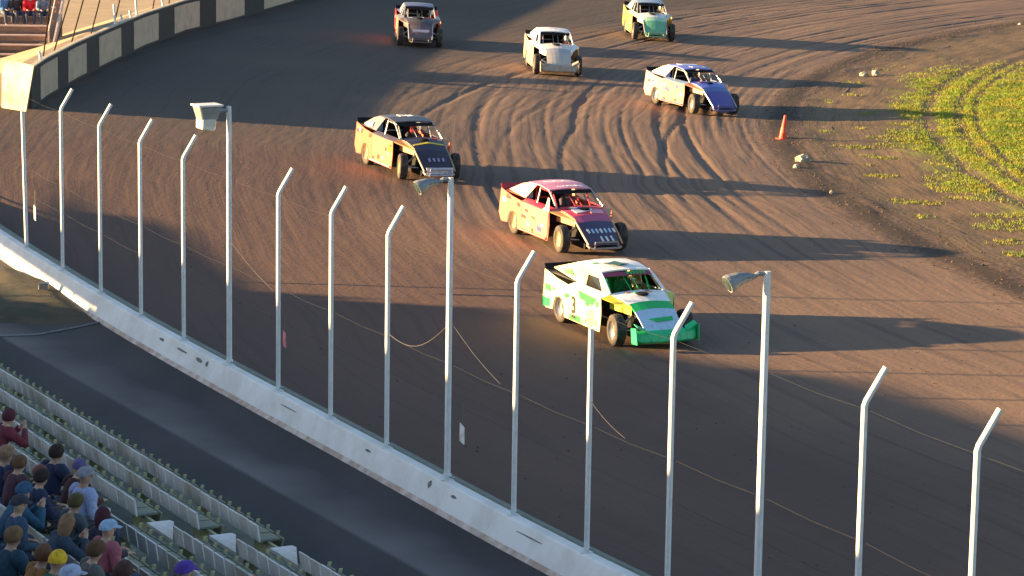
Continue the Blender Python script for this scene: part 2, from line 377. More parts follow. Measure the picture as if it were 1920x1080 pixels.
# ------------------------------------------------------------------ fence posts and lamp poles
def track_dir(i):  # unit vector towards the track at post i
    return -OUTN[i + len(back)]
ORD = ['', 'first', 'second', 'third', 'fourth', 'fifth', 'sixth', 'seventh', 'eighth', 'ninth', 'tenth', 'eleventh', 'twelfth']
fence_labels = {1: 'bent fence post just right of the white board, sunlit almost to the wall', 2: 'bent fence post third from left edge, tip against the dark turn shadow',
    3: 'bent fence post second to the left of the leftmost floodlight pole', 4: 'bent fence post just left of the leftmost floodlight pole',
    6: 'bent fence post just right of the leftmost floodlight pole, beside the pink tag', 7: 'bent fence post between the pink tag post and the hanging cable',
    8: 'bent fence post just left of the middle floodlight pole', 10: 'bent fence post just right of the middle floodlight pole, left of the green white car',
    11: 'bent fence post crossing the rear side of the green white car', 12: 'bent fence post crossing the front bumper of the green white car',
    14: 'bent fence post just right of the rightmost floodlight pole', 15: 'bent fence post nearest the right edge of the photo'}
def make_post():
    r = empty('fence_post')
    g = MB(); g.tube([(0, 0, 0), (0, 0, 3.80)], 0.043, 12); g.build('upright', galv, r, smooth_=False)
    g = MB(); g.tube([(0, 0, 3.79), (0.02, 0, 3.86), (0.27, 0, 4.30)], 0.042, 12); g.build('bent_arm', galv, r)
    g = MB(); g.box((-0.10, -0.08, 0), (0.10, 0.08, 0.012)); g.tube([(0, 0, 0.012), (0, 0, 0.07)], 0.056, 12); g.build('base_plate', galv, r)
    return r
pole_labels = {5: 'leftmost floodlight pole, golden in the sun, with boxy lamp over the shadow edge', 9: 'middle floodlight pole whose lamp hangs before the black race car',
    13: 'rightmost floodlight pole with grey lamp beside the shadow of the green white car'}
lens = mat('lamp_glass', (0.75, 0.72, 0.66), rough=0.2, spec=0.8)
lampbody = mat('lamp_housing_grey', (0.30, 0.32, 0.34), rough=0.5, metal=0.4)
def make_lamp():
    r = empty('floodlight_pole')
    g = MB(); g.tube([(0, 0, 0), (0, 0, 5.0), (0, 0, 5.2)], [0.055, 0.05, 0.045], 12); g.build('pole', galv, r)
    g = MB(); g.box((-0.12, -0.10, 0), (0.12, 0.10, 0.014)); g.tube([(0, 0, 0.014), (0, 0, 0.1)], 0.075, 12); g.build('base_plate', galv, r)
    g = MB(); g.tube([(0, 0, 5.13), (-0.10, 0, 5.12), (-0.22, 0, 5.12), (-0.30, 0, 5.12)], 0.035, 8); g.build('bracket', lampbody, r)
    # hood: a flared box, wide frame at the top, opening down and outwards
    g = MB(); cx = -0.44
    top = [(cx - 0.26, -0.2, 5.22), (cx + 0.22, -0.2, 5.22), (cx + 0.22, 0.2, 5.22), (cx - 0.26, 0.2, 5.22)]
    bot = [(cx - 0.18, -0.16, 4.92), (cx + 0.10, -0.16, 4.90), (cx + 0.10, 0.16, 4.90), (cx - 0.18, 0.16, 4.92)]
    g.hexa(bot + top); h = g.build('lamp_head', lampbody, r, bevel=0.02)
    g = MB(); g.box((cx - 0.29, -0.22, 5.222), (cx + 0.24, 0.22, 5.26)); g.build('lamp_rim', galv, r, bevel=0.01)
    g = MB(); g.hexa([(cx - 0.20, -0.165, 4.78), (cx + 0.08, -0.165, 4.74), (cx + 0.08, 0.165, 4.74), (cx - 0.20, 0.165, 4.78),
                      (cx - 0.19, -0.175, 4.99), (cx + 0.11, -0.175, 4.99), (cx + 0.11, 0.175, 4.99), (cx - 0.19, 0.175, 4.99)])
    g.build('lamp_lens', lens, h, bevel=0.02)
    return r
def make_cobra():
    r = empty('floodlight_pole')
    g = MB(); g.tube([(0, 0, 0), (0, 0, 5.0), (0, 0, 5.15)], [0.055, 0.05, 0.045], 12); g.build('pole', galv, r)
    g = MB(); g.box((-0.12, -0.10, 0), (0.12, 0.10, 0.014)); g.tube([(0, 0, 0.014), (0, 0, 0.1)], 0.075, 12); g.build('base_plate', galv, r)
    g = MB(); g.tube([(0, 0, 5.12), (-0.12, 0, 5.12), (-0.20, 0, 5.07), (-0.27, 0, 5.04)], 0.036, 8); g.build('bracket', lampbody, r)
    g = MB(); g.tube([(-0.22, 0, 5.08), (-0.30, -0.01, 5.07), (-0.40, -0.03, 5.05), (-0.52, -0.06, 5.00), (-0.56, -0.07, 4.98)], [0.05, 0.07, 0.095, 0.125, 0.128], 14); h = g.build('lamp_head', lampbody, r, smooth_=False)
    g = MB(); g.tube([(-0.561, -0.071, 4.978), (-0.575, -0.075, 4.97)], [0.115, 0.08], 14); g.build('lamp_lens', lens2, h)
    return r
lens2 = mat('dark_lamp_glass', (0.05, 0.07, 0.07), rough=0.15)
protoP = make_post(); protoL = make_lamp(); protoC = make_cobra(); uc_ = False; up_ = ul_ = False
plain_pole = None
for i, p in enumerate(posts):
    d = track_dir(i); rz = math.atan2(d.y, d.x)
    if i == 0: continue
    if i in pole_labels:
        if i == 5: o = protoL
        else: o = protoC if not uc_ else copy_tree(protoC); uc_ = True
        o.location = (p.x, p.y, WT); o.rotation_euler = (0, 0, 0.5 if i == 5 else 0.12)
        tag(o, pole_labels[i], 'light pole', 'floodlight poles along the wall')
    elif i == 11:
        o = empty('fence_post'); g = MB(); g.tube([(0, 0, 0), (0, 0, 3.5)], 0.043, 12); g.build('upright', galv, o)
        g = MB(); g.box((-0.10, -0.08, 0), (0.10, 0.08, 0.012)); g.tube([(0, 0, 0.012), (0, 0, 0.07)], 0.056, 12); g.build('base_plate', galv, o)
        o.location = (p.x, p.y, WT); tag(o, 'straight fence post ending at the door sill of the green white car', 'fence post', 'fence posts on the wall')
    else:
        o = protoP if not up_ else copy_tree(protoP); up_ = True
        o.location = (p.x, p.y, WT); o.rotation_euler = (0, 0, rz - 0.25 + random.uniform(-0.06, 0.06))
        tag(o, fence_labels[i], 'fence post', 'fence posts on the wall')
# white board on its own pole at the left edge
white = mat('white_board_paint', (0.66, 0.60, 0.40), rough=0.5, col2=(0.50, 0.38, 0.16), scale=1.6)
p0 = posts[0]
sg = empty('board_sign', (p0.x, p0.y, WT), label='blank white board on a straight pole at the left edge, blazing in the sun', cat='sign board')
g = MB(); g.tube([(0, 0, 0), (-0.08, 0, 3.9)], 0.048, 12); g.build('pole', galv, sg)
g = MB(); g.prism([(-0.66, -0.07, 3.44), (0.13, -0.07, 3.40), (0.40, -0.07, 4.55), (-0.62, -0.07, 4.66)], (0, -0.03, 0)); g.build('board', white, sg, bevel=0.008)
g = MB(); g.box((-0.5, -0.065, 3.7), (0.1, -0.04, 3.74)); g.box((-0.5, -0.065, 4.3), (0.18, -0.04, 4.34)); g.build('frame', galv, sg)
sg.rotation_euler = (0, 0, -0.55)

# tension cables carrying the tags
for hz, lab in ((1.35, 'lowest thin tension cable strung along the fence posts'), (1.98, 'middle thin tension cable strung along the fence posts'), (3.74, 'topmost thin tension cable strung just under the bends of the posts')):
    g = MB(); c = posts[0] + Vector((0, 0, hz - WT + WT)); base = posts[0]
    pp = []
    for i in range(1, len(posts)):
        a, b2 = posts[i - 1], posts[i]; dd = track_dir(i) * 0.05
        pp.append(Vector((a.x, a.y, WT + hz)) + dd - base)
        m_ = (a + b2) / 2; pp.append(Vector((m_.x, m_.y, WT + hz - 0.03)) + dd - base)
    a = WALL[-2] - base + Vector((0, 0, hz)); pp.append(a); g.tube(pp, 0.0018, 5); o = g.build('fence_cable', dark); o.location = base
    tag(o, lab, 'cable', 'tension cables of the fence')
def on_fence(px, py):
    """point of the fence plane seen at this pixel"""
    d = ray(px, py); best = None
    for i in range(len(WALL) - 1):
        a, b2 = WALL[i], WALL[i + 1]; t = b2 - a; t.z = 0; nn = Vector((t.y, -t.x, 0)); den = d.dot(nn)
        s_ = (a - Vector((0, 0, CAMH))).dot(nn) / den; q = Vector((0, 0, CAMH)) + d * s_
        u = (q - a).dot(t) / t.length_squared
        if s_ > 0 and 0 <= u <= 1: return q, t.normalized()
    return q, t.normalized()
pink = mat('faded_pink_plastic', (0.75, 0.22, 0.28), rough=0.6); wtag = mat('white_plastic', (0.78, 0.78, 0.80), rough=0.5)
for px, py, w_, h_, m_, lab in [(66, 399, 0.16, 0.38, wtag, 'small sunlit white tag on the fence beside the white board pole'), (534, 636, 0.13, 0.32, pink, 'small pink tag hanging on the fence beside a post'),
                            (867, 813, 0.17, 0.34, wtag, 'small pale square tag on the fence right of the middle floodlight pole')]:
    q, t = on_fence(px, py); g = MB()
    ob = empty('fence_tag', q, label=lab, cat='tag', group='small tags on the fence')
    nn = Vector((t.y, -t.x, 0))
    g.prism([t * -w_ / 2 + Vector((0, 0, -h_ / 2 + 0.03)), t * w_ / 2 + Vector((0, 0, -h_ / 2)), t * w_ / 2 + Vector((0, 0, h_ / 2 - 0.05)), t * -w_ / 2 + Vector((0, 0, h_ / 2))], nn * 0.012)
    g.build('plate', m_, ob)
    g = MB(); g.tube([Vector((0, 0, h_ / 2 - 0.04)), Vector((0, 0, h_ / 2 + 0.35))], 0.004, 5); g.build('hanging_wire', cable_m, ob)
# guy wires and a hanging loop
wire = mat('bare_steel_wire', (0.16, 0.15, 0.14), rough=0.4, metal=0.5)
for a, b2, lab in [((430, 450), (511, 544), 'thin guy wire slanting down from the leftmost floodlight pole'), ((851, 612), (938, 720), 'thin guy wire slanting down from the middle floodlight pole'),
               ((1102, 745), (1172, 822), 'thin guy wire slanting down between the two posts at the green white car')]:
    q0, t = on_fence(*a); q1, t = on_fence(*b2); g = MB()
    g.tube([(q0 + (q1 - q0) * s_ - q0) + Vector((0, 0, -0.05 * math.sin(math.pi * s_))) for s_ in (0, .2, .4, .6, .8, 1)], 0.0045, 5)
    o = g.build('guy_wire', wire); o.location = q0; tag(o, lab, 'wire', 'guy wires of the fence')
q0, t = on_fence(724, 622); q1, t = on_fence(838, 612); g = MB()
g.tube([(q1 - q0) * s_ + Vector((0, 0, -0.30 * math.sin(math.pi * s_))) for s_ in [k / 10 for k in range(11)]], 0.006, 6)
o = g.build('hanging_cable', wire); o.location = q0; tag(o, 'slack cable sagging between a bent post and the middle floodlight pole', 'cable')

# ------------------------------------------------------------------ far wall with painted squares
fwm = mat('far_wall_black_paint', (0.040, 0.034, 0.034), rough=0.8, scale=2)
fww = mat('far_wall_grey_white_paint', (0.52, 0.39, 0.28), rough=0.8, scale=2, col2=(0.42, 0.32, 0.24))
cap = mat('far_wall_pale_cap', (0.55, 0.47, 0.36), rough=0.8)
fo = fw[3].copy()
farwall = empty('checkered_wall', fo, label='low wall round the far turn painted in black and pale squares', cat='wall')
FN = []
for i in range(len(fw)):
    t = fw[min(i + 1, len(fw) - 1)] - fw[max(i - 1, 0)]; t.z = 0; t.normalize(); FN.append(Vector((t.y, -t.x, 0)))   # towards the track
def sweep_far(name, m, sec):
    g = MB(); n_ = len(sec); vs = []
    for i, p in enumerate(fw):
        for d, z in sec: vs.append(Vector((p.x + FN[i].x * d, p.y + FN[i].y * d, p.z + z)) - fo)
    fs = [(i * n_ + q, i * n_ + (q + 1) % n_, (i + 1) * n_ + (q + 1) % n_, (i + 1) * n_ + q) for i in range(len(fw) - 1) for q in range(n_)]
    fs += [tuple(range(n_)), tuple((len(fw) - 1) * n_ + q for q in range(n_))]
    g.add(vs, fs); return g.build(name, m, farwall)
sweep_far('wall_body', fwm, [(0, -0.3), (0, FH), (-0.22, FH), (-0.22, -0.3)])
sweep_far('pale_cap', cap, [(-0.02, FH + 0.002), (-0.02, FH + 0.05), (-0.20, FH + 0.05), (-0.20, FH + 0.002)])
def far_on(px, py):
    d = ray(px, py)
    for i in range(len(fw) - 1):
        a, b2 = fw[i], fw[i + 1]; t = b2 - a; t.z = 0; nn = Vector((t.y, -t.x, 0)); den = d.dot(nn)
        s_ = (a - Vector((0, 0, CAMH))).dot(nn) / den; q = Vector((0, 0, CAMH)) + d * s_
        u = (q - a).dot(t) / t.length_squared
        if -0.001 <= u <= 1.001: return i, u
    return 0, 0
def far_pt(i, u, d, z):
    p = fw[i].lerp(fw[i + 1], u); return Vector((p.x + FN[i].x * d, p.y + FN[i].y * d, p.z + z)) - fo
for x0, x1, yb in [(76, 108, 182), (128, 162, 143), (186, 227, 118), (251, 297, 88), (327, 374, 58), (405, 458, 36), (495, 550, 12), (590, 650, -18)]:
    i0, u0 = far_on(x0, yb + 6); i1, u1 = far_on(x1, yb - 10); g = MB()
    steps = [(i0, u0 + (u1 - u0) * k / 3) for k in range(4)] if i0 == i1 else [(i0, u0), (i0, 1.0), (i1, 0.0001), (i1, u1)]
    lo, hi = 0.10, FH - 0.12
    vs = []
    for (i, u) in steps: vs += [far_pt(i, u, 0.004, lo), far_pt(i, u, 0.004, hi), far_pt(i, u, 0.016, hi), far_pt(i, u, 0.016, lo)]
    fs = []
    for k in range(3):
        for q in range(4): fs.append((k * 4 + q, k * 4 + (q + 1) % 4, k * 4 + 4 + (q + 1) % 4, k * 4 + 4 + q))
    fs += [(0, 1, 2, 3), (12, 13, 14, 15)]
    g.add(vs, fs); g.build('painted_square', fww, farwall)
# dark leaning posts standing behind the far wall, and a few pale stubs on it
darkpost = mat('rusty_dark_post', (0.035, 0.02, 0.014), rough=0.9, spec=0.1)
DL = [(98, 95, 8), (118, 80, 17), (150, 65, 16), (186, 54, 15), (229, 38, 13), (300, 16, 9), (330, 8, 8)]
wordy = ['nearest the bleacher steps', 'second from the bleacher steps', 'third from the bleacher steps', 'fourth from the bleacher steps', 'fifth from the bleacher steps', 'left of the rightmost leaning pair end', 'rightmost in view at the top edge']
dp = None
for (x, y, lean), wd in zip(DL, wordy):
    i, u = far_on(x, y + 70); q = far_pt(i, u, -0.30, FH) + fo
    if dp is None:
        dp = empty('leaning_post'); g = MB(); g.tube([(0, 0, -0.2), (0, 0, 3.4)], 0.026, 7); g.build('shaft', darkpost, dp); 
        g = MB(); g.tube([(0, 0, 3.401), (0, 0, 3.46)], 0.045, 7); g.build('post_cap', darkpost, dp); o = dp
    else: o = copy_tree(dp)
    o.location = q; o.rotation_euler = (0, math.radians(lean), 0)
    tag(o, 'thin dark leaning post behind the checkered wall, ' + wd, 'post', 'dark leaning posts behind the checkered wall')
stub = None
SL = [(83, 100, 1.0), (222, 43, 2.6), (235, 38, 0.9), (251, 36, 1.0), (262, 30, 2.8), (311, 16, 1.0), (356, 4, 1.0)]
wordy = ['at the near end of the wall', 'tall, left one', 'short, between tall ones', 'short, left of a tall one', 'the rightmost tall one', 'short, above the fifth pale square', 'short, nearest the top edge']
for (x, y, hh), wd in zip(SL, wordy):
    i, u = far_on(x, y + 68); q = far_pt(i, u, -0.11, FH + 0.05) + fo
    o = empty('pale_stake', q); g = MB(); g.tube([(0, 0, 0), (-0.05, 0, 0.30 * hh)], 0.045, 7); g.build('shaft', galv, o)
    g = MB(); g.box((-0.08, -0.08, 0), (0.08, 0.08, 0.02)); g.build('foot_plate', galv, o)
    tag(o, 'pale metal stake on top of the checkered wall, ' + wd, 'stake', 'pale stakes on the checkered wall')

# ------------------------------------------------------------------ people
def skin_mesh(name, verts, edges, sub=1):
    """verts: (x,y,z,radius or (rx,ry)); first vertex is the root"""
    me = bpy.data.meshes.new('tmp'); me.from_pydata([v[:3] for v in verts], edges, [])
    o = bpy.data.objects.new('tmp', me); COL.objects.link(o)
    md = o.modifiers.new('s', 'SKIN'); md.use_smooth_shade = True
    for i, v in enumerate(verts):
        r = v[3]; me.skin_vertices[0].data[i].radius = r if isinstance(r, tuple) else (r, r)
    me.skin_vertices[0].data[0].use_root = True
    sb = o.modifiers.new('u', 'SUBSURF'); sb.levels = sub; sb.render_levels = sub
    bpy.context.view_layer.update()
    out = bpy.data.meshes.new_from_object(o.evaluated_get(bpy.context.evaluated_depsgraph_get())); out.name = name
    bpy.data.objects.remove(o); bpy.data.meshes.remove(me)
    for p in out.polygons: p.use_smooth = True
    return out
def lerp3(a, b, t): return tuple(a[i] + (b[i] - a[i]) * t for i in range(3))
def person_meshes(lean=0.10, arm=0, turn=0.0):
    """seated figure facing +x, origin on the seat under the pelvis; returns meshes"""
    L = lean
    pel = (0, 0, 0.11); bel = (L * 0.25, 0, 0.27); che = (L * 0.7, 0, 0.43); shc = (L, 0, 0.545); nk = (L * 1.1 + 0.01, 0, 0.62)
    hb = (L * 1.15 + 0.03, 0, 0.68); hm = (L * 1.15 + 0.035, 0, 0.755); ht = (L * 1.15 + 0.02, 0, 0.825)
    V = [(*pel, (0.15, 0.12)), (*bel, (0.13, 0.10)), (*che, (0.13, 0.09)), (*shc, (0.09, 0.07)), (*nk, 0.052), (*hb, (0.068, 0.078)), (*hm, (0.080, 0.098)), (*ht, (0.06, 0.07))]
    E = [(0, 1), (1, 2), (2, 3), (3, 4), (4, 5), (5, 6), (6, 7)]
    c, s_ = math.cos(turn), math.sin(turn)
    def hd(x, y, z): return (hm[0] + x * c - y * s_, hm[1] + x * s_ + y * c, hm[2] + z)
    k = len(V); V.append((*hd(0.108, 0, -0.015), 0.014)); E.append((6, k))
    for sy in (1, -1):
        k = len(V); V.append((*hd(0.0, 0.092 * sy, -0.01), 0.018)); E.append((6, k))
    sh = {}; arms = []; legs = []
    for sy in (1, -1):
        S = (shc[0], 0.185 * sy, shc[2] - 0.01)
        if arm == 0: El = (S[0] + 0.12, 0.25 * sy, S[2] - 0.27); Wr = (El[0] + 0.22, 0.14 * sy, El[2] - 0.02)
        elif arm == 1: El = (S[0] + 0.20, 0.27 * sy, S[2] - 0.20); Wr = (El[0] + 0.10, 0.08 * sy, El[2] + 0.21)
        else: El = (S[0] - 0.02, 0.27 * sy, S[2] - 0.28); Wr = (El[0] + 0.24, 0.19 * sy, El[2] - 0.05)
        k = len(V); V += [(*S, 0.055), (*El, 0.042), (*Wr, 0.028)]; E += [(3, k), (k, k + 1), (k + 1, k + 2)]
        d = Vector(Wr) - Vector(El); d.normalize(); palm = Vector(Wr) + d * 0.075; side = Vector((0, 1, 0)); side = (side - d * side.dot(d)).normalized()
        V.append((*palm, (0.036, 0.018))); pk = len(V) - 1; E.append((k + 2, pk))
        for q, (o_, ln) in enumerate(((-0.030, 0.055), (-0.010, 0.068), (0.011, 0.063), (0.031, 0.048))):
            f1 = palm + side * o_ * 1.1 + d * 0.035; f2 = f1 + d * ln * 0.6 + Vector((0, 0, -ln * 0.45))
            m0 = len(V); V += [(*f1, 0.009), (*f2, 0.008)]; E += [(pk, m0), (m0, m0 + 1)]
        t1 = Vector(Wr) + d * 0.03 - side * sy * 0.035; t2 = t1 + d * 0.045 - side * sy * 0.012
        m0 = len(V); V += [(*t1, 0.012), (*t2, 0.010)]; E += [(k + 2, m0), (m0, m0 + 1)]
        arms.append((S, El, Wr))
        Hp = (0.02, 0.10 * sy, 0.09); Kn = (0.44, 0.15 * sy, 0.09); An = (0.44 + 0.05, 0.13 * sy, -0.36); Toe = (0.62, 0.15 * sy, -0.40)
        k = len(V); V += [(*Hp, 0.085), (*Kn, 0.058), (*An, 0.038), (*Toe, 0.035)]; E += [(0, k), (k, k + 1), (k + 1, k + 2), (k + 2, k + 3)]
        legs.append((Hp, Kn, An, Toe))
    body = skin_mesh('body', V, E)
    # jacket
    V = [(*pel, (0.185, 0.16)), (*bel, (0.165, 0.145)), (*che, (0.20, 0.155)), (*shc, (0.17, 0.125)), (nk[0], nk[1], nk[2] - 0.015, 0.095)]; E = [(0, 1), (1, 2), (2, 3), (3, 4)]
    jac = skin_mesh('jacket', V, E)
    g = MB()
    for S, El, Wr in arms:
        w2 = lerp3(El, Wr, 0.93); sy = 1 if S[1] > 0 else -1; m1 = lerp3(S, El, 0.5); m2 = lerp3(El, w2, 0.4)
        g.tube([(S[0], S[1] - 0.10 * sy, S[2] + 0.015), (S[0], S[1] - 0.03 * sy, S[2] + 0.012), (S[0] + 0.005, S[1] + 0.015 * sy, S[2] - 0.03), m1, lerp3(m1, El, 0.8), El, m2, w2], [0.07, 0.092, 0.092, 0.072, 0.066, 0.064, 0.058, 0.046], 12)
    bm = bmesh.new(); bm.from_mesh(jac); n0 = len(bm.verts); vv = [bm.verts.new(v) for v in g.v]
    for f in g.f: bm.faces.new([vv[q] for q in f])
    bmesh.ops.recalc_face_normals(bm, faces=bm.faces); bm.to_mesh(jac); bm.free()
    for p in jac.polygons: p.use_smooth = True
    V = [(0.0, 0, 0.10, (0.16, 0.13))]; E = []
    for Hp, Kn, An, Toe in legs:
        k = len(V); a2 = lerp3(Kn, An, 0.9); V += [(*Hp, 0.10), (*Kn, 0.075), (*a2, 0.058)]; E += [(0, k), (k, k + 1), (k + 1, k + 2)]
    tro = skin_mesh('trousers', V, E)
    me = MB()
    for Hp, Kn, An, Toe in legs: me.tube([(An[0] - 0.05, An[1], An[2] - 0.05), (An[0] + 0.05, An[1], An[2] - 0.045), (Toe[0], Toe[1], Toe[2])], [0.045, 0.05, 0.038], 8)
    ob = me.build('shoes', None); sho = ob.data; bpy.data.objects.remove(ob)
    # hair: a cap of thickened shell over the back and top of the head
    def head_shell(rx, rz, cut, name, long_=0.0):
        g = MB(); vs = []; nu, nv = 16, 9
        for a in range(nv):
            ph = math.pi * 0.5 * (1 - a / (nv - 1)) - (cut * a / (nv - 1))
            for b_ in range(nu):
                th = 2 * math.pi * b_ / nu; fr = math.cos(th)
                z = rz * math.sin(ph) - long_ * max(0, -fr + 0.2) * a / (nv - 1); rr = math.cos(ph)
                z += 0.05 * max(0, fr) * a / (nv - 1)
                vs.append(hd(rx * 1.12 * rr * fr, rx * rr * math.sin(th), z))
        fs = [(a * nu + q, a * nu + (q + 1) % nu, (a + 1) * nu + (q + 1) % nu, (a + 1) * nu + q) for a in range(nv - 1) for q in range(nu)]
        g.add(vs, fs); ob = g.build(name, None); m_ = ob.data; bpy.data.objects.remove(ob)
        for p in m_.polygons: p.use_smooth = True
        return m_
    hair = head_shell(0.104, 0.118, 0.55, 'hair'); lon = head_shell(0.108, 0.12, 0.5, 'long_hair', 0.14)
    capm = head_shell(0.110, 0.128, 0.02, 'cap')
    g = MB(); pts = [hd(0.07, -0.075, 0.03), hd(0.15, -0.06, 0.015), hd(0.19, 0, 0.012), hd(0.15, 0.06, 0.015), hd(0.07, 0.075, 0.03)]
    g.prism(pts, (0, 0, 0.012)); ob = g.build('cap_brim', None); brim = ob.data; bpy.data.objects.remove(ob)
    return dict(body=body, jacket=jac, trousers=tro, shoes=sho, hair=hair, long_hair=lon, cap=capm, cap_brim=brim)
POSES = [person_meshes(0.10, 0, 0.0), person_meshes(0.24, 1, 0.5), person_meshes(0.04, 2, -0.6), person_meshes(0.16, 0, 0.9)]
skins = [mat('light_skin', (0.55, 0.33, 0.24), rough=0.55, var=0.12), mat('tanned_skin', (0.42, 0.25, 0.18), rough=0.55, var=0.12)]
_c = {}
def cloth(col):
    if col not in _c: _c[col] = mat('fabric_' + str(len(_c)), col, rough=0.9, var=0.3, scale=14, bump=0.004)
    return _c[col]
def person(loc, rz, pose, jac, tro, head, headcol, label, group, sk=0, scale=1.0):
    P = POSES[pose]; r = empty('person', loc, rz, label=label, cat='person', group=group); r.scale = (scale,) * 3
    def put(name, me, m, parent=r):
        o = bpy.data.objects.new(name, me); COL.objects.link(o); o.parent = parent
        if not me.materials: me.materials.append(None)
        o.material_slots[0].link = 'OBJECT'; o.material_slots[0].material = m; return o
    put('body', P['body'], skins[sk]); put('jacket', P['jacket'], cloth(jac)); put('trousers', P['trousers'], cloth(tro)); put('shoes', P['shoes'], cloth((0.05, 0.05, 0.06)))
    if head == 'cap':
        c = put('cap', P['cap'], cloth(headcol)); put('brim', P['cap_brim'], cloth(headcol), c)
    else: put('hair', P[head], cloth(headcol))
    return r

# ------------------------------------------------------------------ race cars
tyre_m = mat('dusty_tyre', (0.035, 0.033, 0.032), rough=0.85, col2=(0.09, 0.07, 0.055), scale=7)
rim_m = mat('scuffed_rim', (0.55, 0.55, 0.55), rough=0.35, metal=0.7)
pale_rim = mat('mud_caked_rim', (0.55, 0.42, 0.26), rough=0.7)
blackp = mat('cockpit_black', (0.010, 0.010, 0.012), rough=0.6, spec=0.2)
winm = mat('dark_side_window', (0.004, 0.005, 0.008), rough=0.08, spec=0.5)
alu = mat('bare_tube_steel', (0.45, 0.45, 0.46), rough=0.4, metal=0.6)
helm_visor = mat('dark_visor', (0.01, 0.01, 0.012), rough=0.1)
_wh = None
def add_wheel(root, x, y, r, wd, rimm, steer=0.0):
    side = 1 if y > 0 else -1
    g = MB(); g.lathe([(r * 0.60, -wd / 2), (r * 0.88, -wd / 2), (r * 0.98, -wd * 0.42), (r, -wd * 0.3), (r, wd * 0.3), (r * 0.98, wd * 0.42), (r * 0.88, wd / 2), (r * 0.60, wd / 2), (r * 0.57, 0)], n=28, closed=True)
    # raised tread blocks
    for q in range(22):
        a = 2 * math.pi * q / 22
        for yy in (-wd * 0.2, wd * 0.02):
            c_, s_ = math.cos(a), math.sin(a); tx, tz = -s_ * 0.03, c_ * 0.03
            vs = []
            for rr in (r * 0.985, r * 1.02):
                for (sx, yv) in ((-1, yy), (1, yy), (1, yy + wd * 0.17), (-1, yy + wd * 0.17)):
                    vs.append((c_ * rr + tx * sx, yv, s_ * rr + tz * sx))
            g.hexa(vs)
    t = g.build('wheel', tyre_m, root); t.location = (x, y, r); t.rotation_euler = (0, 0, steer)
    g = MB(); o = side * wd
    g.lathe([(0.001, o * 0.28), (r * 0.16, o * 0.30), (r * 0.2, o * 0.22), (r * 0.42, o * 0.12), (r * 0.54, o * 0.30), (r * 0.60, o * 0.46), (r * 0.585, -o * 0.2), (0.001, -o * 0.2)], n=24)
    rm = g.build('rim', rimm, t, smooth_=False)
    for q in range(5):
        a = 2 * math.pi * q / 5; g2 = MB(); g2.lathe([(0.001, o * 0.34), (0.014, o * 0.33), (0.014, o * 0.2)], at=(math.cos(a) * r * 0.26, 0, math.sin(a) * r * 0.26), n=6)
        g.v, g.f = [], []
    return t
